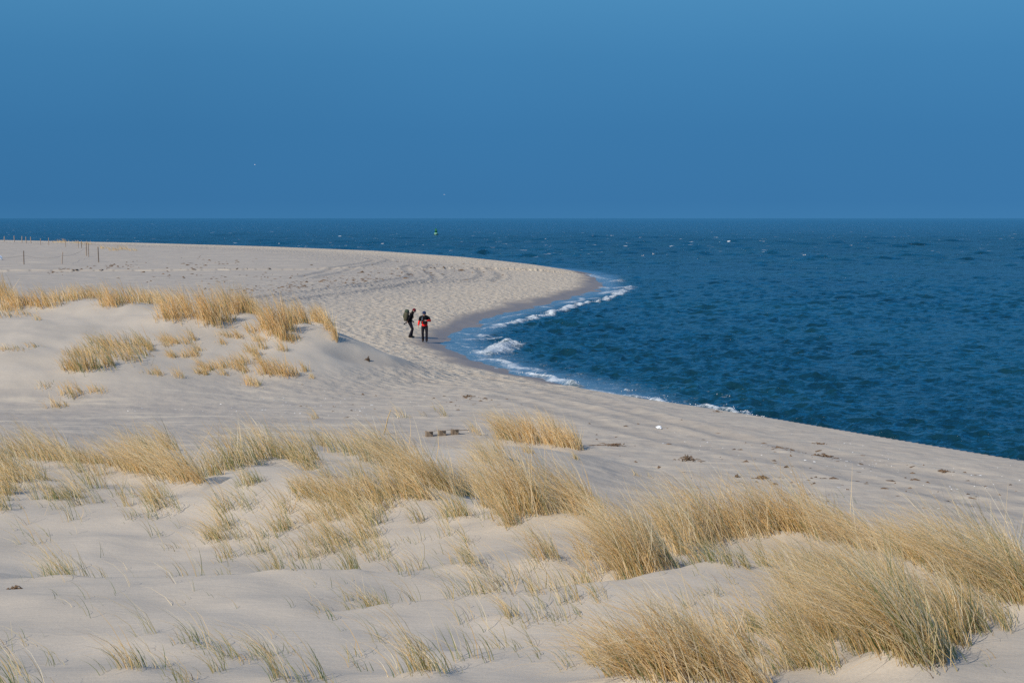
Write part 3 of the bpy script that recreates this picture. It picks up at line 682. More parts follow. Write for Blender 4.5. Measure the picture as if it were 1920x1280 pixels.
# ------------------------------------------------------------------ sea
BREAK = [  # pixels along the crest, height, width, foam strength
    ([(924, 613), (947, 606), (968, 601), (990, 597), (1015, 590), (1029, 586), (1057, 577), (1084, 569), (1121, 563), (1153, 552), (1172, 542), (1180, 535)], .22, .42, 1.0),
    ([(892, 656), (905, 659), (921, 659), (935, 654), (946, 648), (960, 641), (972, 640)], .50, .75, .90),
    ([(889, 671), (910, 671), (928, 672), (945, 677), (960, 683), (978, 688), (995, 690)], .16, .45, .88),
    ([(974, 695), (990, 698), (1006, 700), (1043, 708), (1062, 714), (1078, 720)], .22, .40, .95),
    ([(1069, 716), (1080, 719), (1090, 720)], .42, .45, .85),
    ([(869, 633), (895, 632), (919, 631), (942, 629)], .12, .4, .82),
    ([(893, 629), (908, 627), (920, 628)], .14, .4, .85),
    ([(1160, 738), (1180, 741), (1200, 743), (1215, 742)], .25, .4, .85), ([(1176, 730), (1184, 729)], .25, .4, .8),
    ([(1230, 749), (1245, 752), (1262, 757)], .38, .45, .85),
    ([(1300, 760), (1322, 763), (1345, 768), (1372, 774), (1400, 780), (1420, 784)], .42, .5, .8),
    ([(1091, 513), (1110, 517), (1139, 523)], .30, .9, .72), ([(1140, 528), (1157, 526), (1166, 527)], .3, .9, .70),
    ([(1114, 538), (1140, 538), (1165, 538), (1180, 536)], .15, 1.0, .85), ([(1120, 549), (1140, 547), (1160, 543)], .12, 1.0, .85),
    ([(900, 614), (918, 611), (940, 604)], .04, .25, .8), ([(875, 645), (892, 648), (915, 646)], .04, .22, .8), ([(940, 594), (960, 590), (985, 586)], .03, .25, .75), ([(905, 680), (930, 684), (950, 692), (970, 697)], .04, .25, .8), ([(1020, 711), (1050, 720), (1090, 726)], .04, .25, .8), ([(1060, 566), (1090, 561), (1120, 556)], .03, .5, .78),
    ([(866, 621), (885, 624), (905, 624)], .03, .28, .85), ([(1013, 572), (1034, 574)], .03, .4, .85), ([(1080, 556), (1098, 560)], .03, .4, .85),
    ([(832, 637), (850, 639), (870, 641)], .02, .22, .78), ([(892, 604), (906, 605), (925, 603)], .03, .28, .8),
    ([(1100, 727), (1130, 733), (1150, 738)], .05, .35, .8), ([(1620, 607), (1628, 607)], .12, .3, .6), ([(1345, 738), (1362, 740)], .2, .35, .5)]
BRP = [(np.array([at_z(a, b_, .1)[:2] for a, b_ in p]), h_, w_, f_) for p, h_, w_, f_ in BREAK]
WD = []
_wr = np.random.default_rng(4)
for lam in np.geomspace(3.6, .26, 64):
    th = math.radians(236) + _wr.normal(0, .75)
    WD.append((lam, math.cos(th), math.sin(th), _wr.uniform(0, 6.28), (.075 if lam < .5 else .078 if lam < 1.2 else .040) * lam / 6.283 * _wr.uniform(.6, 1.35), 0))
for lam in np.geomspace(3.8, 16, 26):
    th = math.radians(240) + _wr.normal(0, .5)
    WD.append((lam, math.cos(th), math.sin(th), _wr.uniform(0, 6.28), .036 * lam / 6.283 * _wr.uniform(.6, 1.35), 1))
def make_sea_mesh():
    azd = np.concatenate([np.linspace(-75, -22, 60)[:-1], np.linspace(-22, 22, 820), np.linspace(22, 75, 60)[1:]])
    tz = np.tan(np.radians(azd))
    rr = [24.0]
    while rr[-1] < 36: rr.append(rr[-1] * 1.003)
    while rr[-1] < 2500: rr.append(rr[-1] * (1.0017 + 0.000007 * max(0, rr[-1] - 70)))
    while rr[-1] < 42000: rr.append(rr[-1] * 1.06)
    rr = np.array(rr); Y, T = np.meshgrid(rr, tz, indexing='ij'); X = Y * T
    x, y = X.ravel(), Y.ravel()
    s, A = shore(x, y)
    d = -s
    zl, so = A[:, 0], A[:, 1]
    d = d - np.where(zl > .02, zl / np.maximum(so, .1), 0)          # distance offshore of the true water's edge
    rowsp = np.gradient(rr); sp = np.repeat(rowsp, len(tz)); sp = np.maximum(sp, y * .0011)
    amp = sstep(.4, 4.0, d); z = np.zeros_like(x); ox = np.zeros_like(x); oy = np.zeros_like(x)
    gust = .70 + .8 * (fbm(x / 30, y / 60, 41, 3) + .25) + .5 * fbm(x / 3, y / 4, 43, 2)
    for lam, cx, cy, ph, a, far in WD:
        fade = np.clip((lam / sp - 2.0) / 3, 0, 1) * (sstep(110, 300, y) if far else 1)
        m = fade > 0
        q = 6.283 / lam * (x[m] * cx + y[m] * cy) + ph
        aa = a * fade[m] * amp[m] * gust[m]
        z[m] += aa * np.sin(q); ox[m] += -aa * cx * np.cos(q) * -1.0; oy[m] += -aa * cy * np.cos(q) * -1.0
    x2, y2 = x + ox * .9, y + oy * .9
    foam = np.zeros_like(x); foam += np.clip(.46 - d / 12, 0, .46) * (d > -3) * (y < 178)
    lip = np.exp(-((d + .25 * fbm(x, y, 9, 2)) / .28) ** 2) * .45 * (zl < .3)
    foam = np.maximum(foam, lip)
    for pts, h_, w_, f_ in BRP:
        lo = pts.min(0) - 6; hi = pts.max(0) + 6
        m = (x > lo[0]) & (x < hi[0]) & (y > lo[1]) & (y < hi[1])
        if not m.any(): continue
        xs = x[m] + .8 * vnoise(x[m] / 1.3, y[m] / 1.3, 61); ys = y[m] + 1.0 * vnoise(x[m] / 1.1, y[m] / 1.1, 62)
        best = np.full(xs.shape, 1e9); tt = np.zeros(xs.shape); nseg = len(pts) - 1
        for i in range(nseg):
            p, q = pts[i], pts[i + 1]; dd = q - p
            t = np.clip(((xs - p[0]) * dd[0] + (ys - p[1]) * dd[1]) / (dd @ dd), 0, 1)
            r2 = (xs - p[0] - t * dd[0]) ** 2 + (ys - p[1] - t * dd[1]) ** 2
            c = r2 < best; best[c] = r2[c]; tt[c] = (i + t[c]) / nseg
        r = np.sqrt(best); taper = np.clip(1.15 - abs(tt - .5) * 1.5, 0, 1) * (1 + .55 * vnoise(xs / .6, ys / .6, 63))
        z[m] += h_ * .62 * taper * np.exp(-(r / (w_ * .7)) ** 2)
        foam[m] = np.maximum(foam[m], f_ * np.exp(-(r / (w_ * 1.15)) ** 2) * np.clip(taper + .35, 0, 1))
    nr, nc = X.shape
    i = np.arange(nr - 1)[:, None] * nc + np.arange(nc - 1)[None]
    Fq = np.stack([i, i + 1, i + nc + 1, i + nc], -1).reshape(-1, 4)
    keep = s.reshape(nr, nc) < 3.0; keep = keep[:-1, :-1] | keep[1:, 1:]
    Fq = Fq[keep.ravel()]; used = np.unique(Fq); mp = np.zeros(len(x), np.int64); mp[used] = np.arange(len(used)); Fq = mp[Fq]
    chop = sstep(.3, 3.5, d) * (1 + .9 * sstep(60, 260, y)); shallow = 1 - sstep(.2, 3.2, d); caps = sstep(170, 380, y) * (1 - sstep(1500, 3200, y)) * (d > 8); opn = sstep(90, 600, y) * sstep(10, 40, d)
    o = mesh_np('sea', np.stack([x2, y2, z], -1)[used], Fq, M_SEA, smooth=True, attrs={'foam': foam[used], 'chop': chop[used], 'shallow': shallow[used], 'open': opn[used], 'caps': caps[used]})
    tag(o, 'deep blue choppy sea reaching the horizon', 'sea', kind='structure')
make_sea_mesh()

# spray and froth thrown up along the breaking crests
def make_spray():
    mb_v = []; mb_f = []
    ico = [(0, 0, 1), (.9, 0, .3), (0, .9, .3), (-.9, 0, .3), (0, -.9, .3), (0, 0, -.8)]
    icf = [(0, 1, 2), (0, 2, 3), (0, 3, 4), (0, 4, 1), (5, 2, 1), (5, 3, 2), (5, 4, 3), (5, 1, 4)]
    I = np.array(ico); Fi = np.array(icf)
    V = []; Fs = []; cnt = 0
    for pts, h_, w_, f_ in BRP:
        if h_ < .2: continue
        L = np.linalg.norm(np.diff(pts, axis=0), axis=1).sum()
        n = int(L * 22 * h_ / .4 * (1 if pts[:, 1].mean() < 110 else .4))
        for k in range(n):
            t = random.random() * (len(pts) - 1); i = int(t); p = pts[i] + (pts[i + 1] - pts[i]) * (t - i)
            tap = max(.15, 1.1 - abs(t / (len(pts) - 1) - .5) * 1.5) * (.5 + 1.0 * (vnoise(np.array([p[0] * 1.5]), np.array([p[1] * .8]), 5)[0] + .5))
            zz = h_ * .62 * tap * min(1.5, .35 + abs(random.gauss(0, .40)))
            rad = random.uniform(.006, .020) * (1.2 if zz < h_ else .7)
            c = np.array([p[0] + random.gauss(0, w_ * .4), p[1] + random.gauss(0, w_ * .4), zz])
            V.append(I * rad * np.array([1.2, 1.2, random.uniform(.6, 1.1)]) + c); Fs.append(Fi + cnt * 6); cnt += 1
    o = mesh_np('sea_foam', np.vstack(V), np.vstack(Fs), M_FOAM, smooth=True)
    tag(o, 'white spray and froth thrown up by small waves breaking on the shore', 'foam', kind='stuff')
make_spray()

# ------------------------------------------------------------------ grass
STRAW = np.array([[.95, .70, .37], [.96, .77, .47], [.91, .62, .28], [.96, .81, .55], [.78, .51, .21]])
GREEN = np.array([[.15, .21, .075], [.21, .26, .10], [.27, .29, .12], [.11, .17, .06]])
DEADC = np.array([[.20, .12, .06], [.28, .18, .09]])
def blades(name, placed, nb, green, label, kind, lean=1.0, seed=0, thin=1.0, wisp=0.0):
    r = np.random.default_rng(seed)
    B = []; Ls = []; W_ = []; gr = []; wz = []; ln = []
    for g, (px, py, hw, hp) in placed:
        mp = g[1] / F; k = max(2, int(nb * (hw / 20) ** .5)); hp = hp * r.uniform(.82, 1.2)
        rx = max(hw * mp, .05); ry = max(rx * .8, .10)
        if g[1] > 40: ry = max(rx * .9, .2)
        a = r.normal(0, .66, (k, 2)); bx = g[0] + a[:, 0] * rx; by = g[1] + a[:, 1] * ry + .05
        fall = np.clip(1.15 - .22 * (a ** 2).sum(1), .42, 1.15)
        B.append(np.stack([bx, by], -1)); Ls.append(hp * mp * 1.45 * fall * r.uniform(.42, 1.10, k))
        W_.append(np.full(k, 0.0052 * max(1.0, (g[1] / 13)) ** .75 * thin) * r.uniform(.7, 1.3, k))
        gr.append(np.full(k, green)); wz.append(np.full(k, r.normal(0, .28))); ln.append(np.full(k, lean * r.uniform(.75, 1.35)))
    B = np.vstack(B); Ls = np.concatenate(Ls); W_ = np.concatenate(W_); gr = np.concatenate(gr); wz = np.concatenate(wz); lean = np.concatenate(ln); n_ = len(B)
    bz = height(B[:, 0].copy(), B[:, 1].copy())[0] - .015
    isg = r.random(n_) < gr; dead = (~isg) & (r.random(n_) < .10)
    Ls = Ls * np.where(isg, r.uniform(.55, .95, n_), 1) * np.where(dead, .55, 1)
    Ls = np.minimum(Ls, np.percentile(Ls, 96)); az = r.uniform(0, 6.283, n_); tilt = np.abs(r.normal(0, .20, n_)) + np.where(r.random(n_) < .06, .5, 0)
    d0 = np.stack([np.sin(tilt) * np.cos(az) - .24 * lean, np.sin(tilt) * np.sin(az) - .03, np.cos(tilt)], -1)
    d0 /= np.linalg.norm(d0, axis=1)[:, None]
    wa = math.pi + r.normal(0, .42, n_) + wz
    Ls = Ls * np.where(isg, 1, 1 + .35 * wisp)
    bend = np.abs(r.normal(.42 + .22 * wisp, .22, n_)) * lean * np.where(isg, .55, 1)
    wv = np.stack([np.cos(wa), np.sin(wa) * .8, np.zeros(n_)], -1)
    t5 = np.array([0, .3, .6, .85, 1.0]); wt = np.array([1, .92, .72, .42, .08])
    P = np.zeros((n_, 5, 3))
    for j, t in enumerate(t5):
        P[:, j] = d0 * (Ls * t)[:, None] + wv * (Ls * bend * t * t)[:, None]
        P[:, j, 2] -= Ls * bend * .42 * t ** 3
    P[:, :, :2] += B[:, None]; P[:, :, 2] += bz[:, None]
    fa = r.uniform(-.9, .9, n_); side = np.stack([np.cos(fa), np.sin(fa), np.zeros(n_)], -1)
    off = side[:, None] * (W_[:, None] * wt[None])[:, :, None] * .5
    V = np.stack([P - off, P + off], 2).reshape(-1, 3)
    idx = (np.arange(n_) * 10)[:, None, None] + (np.arange(4) * 2)[None, :, None] + np.array([0, 1, 3, 2])[None, None]
    Fq = idx.reshape(-1, 4)
    c = STRAW[r.integers(0, 5, n_)] * r.uniform(.8, 1.12, (n_, 1))
    c = np.where((B[:, 1] > 40)[:, None], c * np.array([1.0, .92, .80]), c)
    c[isg] = GREEN[r.integers(0, 4, isg.sum())] * r.uniform(.8, 1.2, (isg.sum(), 1))
    c[dead] = DEADC[r.integers(0, 2, dead.sum())]
    C = np.repeat(c[:, None], 5, 1)
    low = np.where(r.random(n_) < .10 + gr * .75, 1.0, 0.0)           # living blades are green at the sheath and straw at the tip
    sh = np.array([.75, .55, .2, 0, 0])
    C = C * (1 - (sh[None] * low[:, None])[:, :, None]) + np.array([.46, .41, .17]) * (sh[None] * low[:, None])[:, :, None]
    tipm = np.array([0, 0, .1, .55, .9])
    C = np.where(isg[:, None, None], C * (1 - tipm[None, :, None] * .6) + np.array([.72, .58, .30]) * tipm[None, :, None] * .6, C)
    C = np.repeat(C[:, :, None], 2, 2).reshape(-1, 3); C = np.hstack([C, np.ones((len(C), 1))])
    o = mesh_np(name, V, Fq, M_GRASS, attrs={'blade_color': C})
    tag(o, label, 'grass', kind=kind)
    return o
for q, (nm, tbl, nb, gr, lab) in enumerate(STUFF):
    blades(nm, CL[nm], nb, gr, lab, 'stuff', lean=.7 if 'crest' in nm else (1.2 if nm in ('wind_swept_grass', 'right_ridge_grass', 'corner_grass', 'bottom_grass', 'right_end_grass', 'central_grass') else 1.0), seed=100 + q, wisp=1.0 if 'sparse' in nm and 'slope' not in nm else (.0 if 'crest' in nm or 'slope' in nm else .3), thin=.85 if 'sparse' in nm else 1.0)
for q, (nm, tbl, nb, gr, lab) in enumerate(TUFTS):
    o = blades('grass_tuft', CL[nm], int(nb * 1.6), gr, lab, None, lean=.95, seed=300 + q, wisp=.9, thin=.85)
    o['category'] = 'grass tuft'; o['group'] = 'grass tufts scattered over the sand'

# ------------------------------------------------------------------ wrack, shells and litter
def flakes(name, spots, mat, label, cat, size, flat=.3, zlift=.0):
    V = []; Fs = []; c = 0
    tri = np.array([(-1, -.5, 0), (1, -.3, 0), (.8, .5, .3), (-.7, .45, .15), (0, 0, 1)]); tf = np.array([(0, 1, 4), (1, 2, 4), (2, 3, 4), (3, 0, 4)])
    sp = np.array(spots); z = height(sp[:, 0].copy(), sp[:, 1].copy())[0]
    for (x, y), zz in zip(sp, z):
        s = random.uniform(*size) * max(1, y / 45); a = random.uniform(0, 6.28); ca, sa = math.cos(a), math.sin(a); el = random.uniform(.5, 1.6)
        tri2 = tri + np.random.default_rng(c).uniform(-.35, .35, tri.shape); v = tri2 * np.array([s * el, s, s * flat * random.uniform(.5, 2)])
        v = np.stack([v[:, 0] * ca - v[:, 1] * sa, v[:, 0] * sa + v[:, 1] * ca, v[:, 2]], -1) + [x, y, zz + zlift - s * flat * .35]
        V.append(v); Fs.append(tf + c * 5); c += 1
    o = mesh_np(name, np.vstack(V), np.vstack(Fs), mat); tag(o, label, cat, kind='stuff'); return o
def around(px, py, sx_, sy_, k): 
    out = []
    for _ in range(k):
        g = ground(random.gauss(px, sx_), min(1270, max(458, random.gauss(py, sy_)))); out.append((g[0], g[1]))
    return out
def along(p, q, jx, jy, k):
    out = []
    for _ in range(k):
        t = random.random(); g = ground(p[0] + (q[0] - p[0]) * t + random.gauss(0, jx), p[1] + (q[1] - p[1]) * t + random.gauss(0, jy)); out.append((g[0], g[1]))
    return out
sp = along((430, 548), (760, 515), 14, 5, 190) + along((80, 512), (260, 497), 8, 3, 70) + along((290, 515), (560, 520), 40, 9, 90) + along((700, 500), (960, 515), 40, 10, 60) + along((350, 490), (460, 500), 25, 8, 40)
sp += along((1150, 800), (1900, 960), 60, 22, 70) + along((840, 745), (950, 752), 18, 8, 40) + around(640, 755, 60, 20, 16) + along((1440, 838), (1560, 858), 8, 4, 40) + around(1600, 900, 160, 20, 40)
flakes('beach_wrack', sp, M_WRACK, 'dark crumbs of dry seaweed strewn over the sand', 'seaweed', (.03, .09))
sp = along((230, 768), (560, 772), 25, 4, 40) + along((440, 745), (720, 775), 40, 12, 90) + along((380, 845), (460, 838), 14, 5, 60) + around(500, 840, 30, 5, 25) + along((1250, 830), (1900, 900), 60, 25, 90) + around(800, 760, 60, 14, 24) + around(1650, 870, 40, 8, 40) + around(1800, 950, 60, 12, 20)
flakes('shell_fragments', sp, M_SHELL, 'white shell fragments scattered over the flat sand', 'shells', (.012, .034))

def wrack_pile(px, py, wpx, hpx, label, seed, sandy=True):
    g = ground(px, py, True); mp = g[1] / F; r = random.Random(seed); rt = empty('seaweed_clump', g)
    mb = MB(); W2 = wpx * mp * .42; H2 = hpx * mp * .8
    for k in range(30):
        x = r.gauss(0, W2 * .5); y = r.gauss(0, W2 * .4); z0 = gz(g[0] + x, g[1] + y) - g[2]
        L = r.uniform(.3, .9) * W2; a = r.uniform(0, 6.28); zz = H2 * r.uniform(.1, 1) * max(.2, 1 - abs(x) / W2)
        mb.tube([(x, y, z0 - .01), (x + math.cos(a) * L * .4, y + math.sin(a) * L * .4, z0 + zz), (x + math.cos(a) * L, y + math.sin(a) * L, z0 + zz * r.uniform(.2, .8))], [.012, .009, .004], 5)
    o = mb.build('stems', M_WRACK, rt)
    tag(rt, label, 'seaweed', 'seaweed clumps washed up on the beach')
for q, a in enumerate([(1290, 862, 46, 12, 'largest brown seaweed clump heaped on the open beach'), (1150, 835, 56, 7, 'long low brown seaweed clump right of the small grass mound'),
          (1548, 856, 40, 6, 'brown seaweed clump among crumbs near the water on the right'), (1430, 897, 30, 8, 'small dark seaweed sprig just behind the right grass ridge'),
          (1382, 895, 10, 9, 'upright dark sprig left of another on the beach'), (876, 744, 22, 6, 'dark seaweed clump on the slope behind the pallet'),
          (1345, 772, 14, 4, 'small dark seaweed bit at the water edge by the splash'), (690, 676, 14, 12, 'brown seaweed clump at the tip of the far dune'),
          (28, 1104, 26, 10, 'reddish brown seaweed clump on near sand at the left'), (480, 674, 12, 6, 'reddish sprig on the face of the far dune'),
          (1770, 884, 26, 5, 'dark seaweed bit on the right beach below the sea edge'), (1535, 832, 22, 4, 'thin seaweed strand nearest the sea on the right')]):
    wrack_pile(*a[:4], a[4], q)

# reed stalk
g = ground(718, 815, True); top = at_y(733, 768, g[1])
mb = MB(); a = Vector((0, 0, -.08)); b_ = Vector(top - g)
mb.tube([a, a.lerp(b_, .35) + Vector((.0, 0, .01)), a.lerp(b_, .7) + Vector((-.02, 0, 0)), b_], [.016, .015, .013, .009], 7)
rt = mb.build('reed_stalk', M_REED); rt.location = g
tag(rt, 'single straw coloured reed stalk leaning right above the grass', 'reed')

# pallet end
def pallet():
    g = ground(829, 817, True); rt = empty('buried_pallet', g, R(20))
    tag(rt, 'weathered wooden pallet end with three blocks half buried in sand', 'pallet')
    for k, x in enumerate((-.335, 0, .335)):
        dz = (.0, .006, .016)[k]
        mb = MB(); mb.box((x, .02, .040 + dz), (.088, .07, .085), 0, .004); mb.build('block', M_PAL, rt, smooth=False, bevel=.004)
        mb = MB(); mb.box((x + .03, -.012, .131 + dz), (.075, .075, .006), .12, .003); mb.build('added_shade_board', M_PALT, rt, smooth=False)  # board added over each block to throw shade on its upper front
    mb = MB(); mb.box((.0, .17, .112), (.42, .05, .006), 0, .003); mb.build('deck_board', M_PALT, rt, smooth=False, bevel=.002)
    mb = MB(); mb.box((.58, .05, .10), (.16, .012, .008), .1, .004); mb.build('splinter', M_PAL, rt, smooth=False)
pallet()

# litter
def litter(name, px, py, wpx, hpx, label, cat):
    g = ground(px, py, True); mp = g[1] / F; mb = MB()
    mb.ball((0, 0, hpx * mp * .45), (wpx * mp * .5, wpx * mp * .4, hpx * mp * .5), 10, 7, .22)
    mb.ball((wpx * mp * .25, -.02, hpx * mp * .3), (wpx * mp * .3, wpx * mp * .3, hpx * mp * .35), 8, 6, .25)
    o = mb.build(name, M_WHITE, None, smooth=False); o.location = g; tag(o, label, cat)
litter('plastic_bag', 1235, 804, 11, 6, 'crumpled white plastic litter on the beach near the sea', 'litter')
litter('white_bag', 0, 488, 9, 9, 'crumpled white bag cut by the left edge of the frame', 'float')  # crumpled white plastic bag, partly out of frame

# ------------------------------------------------------------------ fence posts and wire
POSTS = [(8, 453, 10, 'leftmost post of the far row standing against the sea', 3), (27, 454, 12, 'second post from the left against the sea', 3), (41, 455, 12, 'third post from the left against the sea', 3), (49, 456, 12, 'fourth post from the left against the sea', 3), (58, 456, 12, 'fifth post from the left against the sea', 3),
         (76, 459, 12, 'thin post right of the five posts against the sea', 2.4), (91, 460, 14, 'last post of the far row rising above the sea line', 2.4), (123, 463, 10, 'short post in front of a faint straw patch', 2.6), (147, 465, 14, 'thin reddish post left of a similar dark topped one', 2.2), (153, 465, 12, 'thin dark topped post right of a reddish one', 2.2),
         (162, 480, 25, 'left one of two posts standing close together', 4), (166, 482, 26, 'right one of two posts standing close together', 3.6),
         (45, 496, 26, 'dark thin post in the near row nearest the left edge', 3.2), (116, 495, 23, 'slanted post in the middle of the near row', 3.2), (185, 492, 29, 'tall dark topped post at the right end of the near row', 3.4)]
near_tops = {}
for k, (px, py, hp, lab, wpx) in enumerate(POSTS):
    g = ground(px, py, True); mp = g[1] / F; hh = hp * mp; rr_ = max(wpx * mp * .27, .035)
    r = random.Random(k); lx = r.uniform(-.06, .06) if k != 13 else .14; ly = r.uniform(-.04, .04)
    mb = MB(); n8 = 9
    mb.tube([(0, 0, -.4), (lx * .1, ly * .1, 0), (lx * .5, ly * .5, hh * .5), (lx, ly, hh * .97), (lx, ly, hh)], [rr_ * 1.05, rr_ * 1.03, rr_, rr_ * .95, rr_ * .75], n8)
    o = mb.build('fence_post', M_POSTD if k in (9, 12, 14) else M_POST); o.location = g
    tag(o, lab, 'post', 'wooden posts on the far beach')
    near_tops[k] = Vector(g) + Vector((lx * .7, ly * .7, hh * .66))
mb = MB(); ends = [near_tops[12] + Vector((-7, 1, -.1)), near_tops[12], near_tops[13], near_tops[10]]
pts = []
for a, b_ in zip(ends[:-1], ends[1:]):
    for t in np.linspace(0, 1, 12)[:-1]:
        p = a.lerp(b_, float(t)); p.z -= .35 * 4 * t * (1 - t) * min(1, (b_ - a).length / 5); pts.append(p)
pts.append(ends[-1]); mb.tube(pts, .010, 5)
o = mb.build('slack_wire', simple('wire_grey', (.10, .10, .11), .6)); tag(o, 'slack grey wire sagging between the near posts', 'wire')

# ------------------------------------------------------------------ buoy
def buoy():
    M_G = simple('buoy_green', (.0, .17, .075), .45, 3, .2); M_GD = simple('buoy_dark_green', (.006, .05, .035), .5, 3, .2); M_GL = simple('buoy_pale_green', (.20, .46, .32), .5, 4, .15)
    p = at_z(817.5, 440.5, 0); rt = empty('channel_buoy', p); rt.scale = (.88,) * 3; tag(rt, 'green conical channel buoy floating far out at sea', 'buoy')
    mb = MB(); mb.lathe([(.5, -.7), (1.0, -.5), (1.12, -.1), (1.1, .35), (.95, .45)], 20); mb.build('float', M_GD, rt)
    mb = MB(); mb.lathe([(.93, .452), (.85, .75), (.66, .98), (.50, 1.02)], 20); mb.build('collar', M_GL, rt)
    mb = MB()
    for k in range(8):
        a = k * math.pi / 4; mb.tube([(.56 * math.cos(a), .56 * math.sin(a), 1.0), (.36 * math.cos(a), .36 * math.sin(a), 2.75)], .09, 6)
    for z, r_ in ((1.45, .51), (1.9, .46), (2.35, .41)): mb.lathe([(r_ + .03, z), (r_ + .03, z + .06), (r_ - .03, z + .06), (r_ - .03, z)], 16)
    mb.lathe([(.34, 1.02), (.27, 2.7)], 12)
    mb.build('tower', M_G, rt)
    mb = MB(); mb.lathe([(.40, 2.75), (.42, 2.82), (.30, 2.86), (.10, 2.95), (.10, 3.1), (.14, 3.12), (.14, 3.3), (.05, 3.36)], 14); mb.build('lantern', M_G, rt)
buoy()

# ------------------------------------------------------------------ gulls
M_GW = simple('gull_white', (.80, .80, .80), .7, 20, .04); M_GG = simple('gull_grey', (.42, .45, .48), .7, 20, .1); M_BK = simple('gull_beak', (.55, .38, .05), .5); M_BLK = simple('gull_black', (.02, .02, .02), .6)
def gull_float(px, py, rz, size, label):
    p = at_z(px, py, 0.02); rt = empty('floating_gull', p, rz); rt.scale = (size,) * 3
    V = [((0, 0, .06), .075), ((.10, 0, .085), .07), ((.17, 0, .14), .042), ((.19, 0, .20), .034), ((.215, 0, .235), .042), ((-.12, 0, .08), .06), ((-.22, 0, .11), .026)]
    skin('body', V, [(0, 1), (1, 2), (2, 3), (3, 4), (0, 5), (5, 6)], M_GW, rt, 2)
    for s in (-1, 1):
        mb = MB(); mb.tube([(.08, .062 * s, .11), (-.05, .07 * s, .125), (-.20, .035 * s, .135), (-.30, .012 * s, .145)], [.02, .04, .028, .006], 8); mb.build('wing', M_GG, rt)
    mb = MB(); mb.tube([(.25, 0, .232), (.285, 0, .228), (.305, 0, .215)], [.012, .009, .003], 6); mb.build('beak', M_BK, rt)
    tag(rt, label, 'gull', 'gulls resting on the water')
for a in [(1205, 480.5, .4, 1.0, 'white gull on the water, leftmost of the loose three'), (1225, 476.5, 2.6, .85, 'small white gull on the water, middle and farthest of the three'), (1248, 479.5, .2, 1.2, 'white gull on the water, rightmost of the loose three'),
          (1384, 477, 2.9, .95, 'single white gull on the water between the three and the far right one'), (1508, 479.5, .1, 1.15, 'white gull on the water, farthest right')]: gull_float(*a)
def gull_fly(px, py, Y, rz, label):
    p = at_y(px, py, Y); rt = empty('flying_gull', p, rz); rt.scale = (.6,) * 3
    V = [((0, 0, 0), .07), ((.14, 0, .015), .055), ((.22, 0, .03), .042), ((-.14, 0, .0), .045), ((-.26, 0, .0), .022)]
    skin('body', V, [(0, 1), (1, 2), (0, 3), (3, 4)], M_GW, rt, 2)
    for s in (-1, 1):
        mb = MB(); pr = [(.09, .04, .02, .13), (.14, .25, .11, .14), (.06, .45, .10, .10), (-.10, .68, .02, .03)]
        Vv = []; 
        for x, yy, z, c in pr: Vv += [(x, yy * s, z), (x - c * .5, yy * s, z + .018), (x - c, yy * s, z), (x - c * .5, yy * s, z - .008)]
        Fs = []
        for i in range(3):
            for k in range(4): Fs.append((i * 4 + k, i * 4 + (k + 1) % 4, i * 4 + 4 + (k + 1) % 4, i * 4 + 4 + k))
        Fs += [(0, 3, 2, 1), (12, 13, 14, 15)]
        mb.add(Vv, Fs); mb.build('wing', M_GW, rt)
    mb = MB(); mb.tube([(.255, 0, .03), (.30, 0, .02)], [.012, .004], 6); mb.build('beak', M_BK, rt)
    tag(rt, label, 'gull', 'gulls in the air')
gull_fly(478, 309, 260, .15, 'tiny white gull high in the sky above the far dune'); gull_fly(833, 365, 300, 2.9, 'tiny white gull low in the sky above the buoy')

# ------------------------------------------------------------------ people
M_SKIN = simple('skin', (.50, .30, .22), .5, 30, .06); M_BLACK = simple('black_fabric', (.006, .006, .008), .8, 40, .3); M_RED = simple('red_fabric', (.80, .025, .02), .7, 40, .1)
M_NAVY = simple('navy_knit', (.02, .035, .085), .9, 60, .25); M_TROU = simple('charcoal_trousers', (.013, .012, .018), .8, 30, .3); M_MAR = simple('maroon_knit', (.11, .012, .02), .9, 60, .25)
M_OLIVE = simple('olive_pack_cloth', (.055, .072, .048), .8, 25, .25); M_OLIVE2 = simple('olive_brown_cloth', (.085, .080, .052), .8, 25, .2); M_SHOE = simple('shoe_leather', (.02, .018, .016), .6, 30, .3); M_TUBE = simple('pale_blue_strap', (.30, .34, .42), .6); M_STEEL = simple('dark_metal', (.03, .03, .03), .4)
def hand_v(V, E, wi, w_, d, side, curl):
    """palm, four unequal fingers and a thumb grown from the wrist vertex"""
    d = Vector(d).normalized(); sd_ = Vector(side).normalized(); nr_ = d.cross(sd_).normalized(); w_ = Vector(w_)
    pi = len(V); V.append((tuple(w_ + d * .055), .028)); E.append((wi, pi))
    for k, (o, L) in enumerate(((-.030, .062), (-.010, .074), (.010, .070), (.029, .056))):
        b0 = len(V); p0 = w_ + d * .092 + sd_ * o
        V.append((tuple(p0), .0095)); E.append((pi, b0))
        p1 = p0 + d * L * .5 + nr_ * curl * .012; p2 = p1 + d * L * (.5 - .2 * curl) + nr_ * curl * .032
        V.append((tuple(p1), .0088)); E.append((b0, b0 + 1)); V.append((tuple(p2), .007)); E.append((b0 + 1, b0 + 2))
    b0 = len(V); V.append((tuple(w_ + d * .045 - sd_ * .042), .0105)); E.append((pi, b0))
    V.append((tuple(w_ + d * .080 - sd_ * .060 + nr_ * .012), .009)); E.append((b0, b0 + 1))
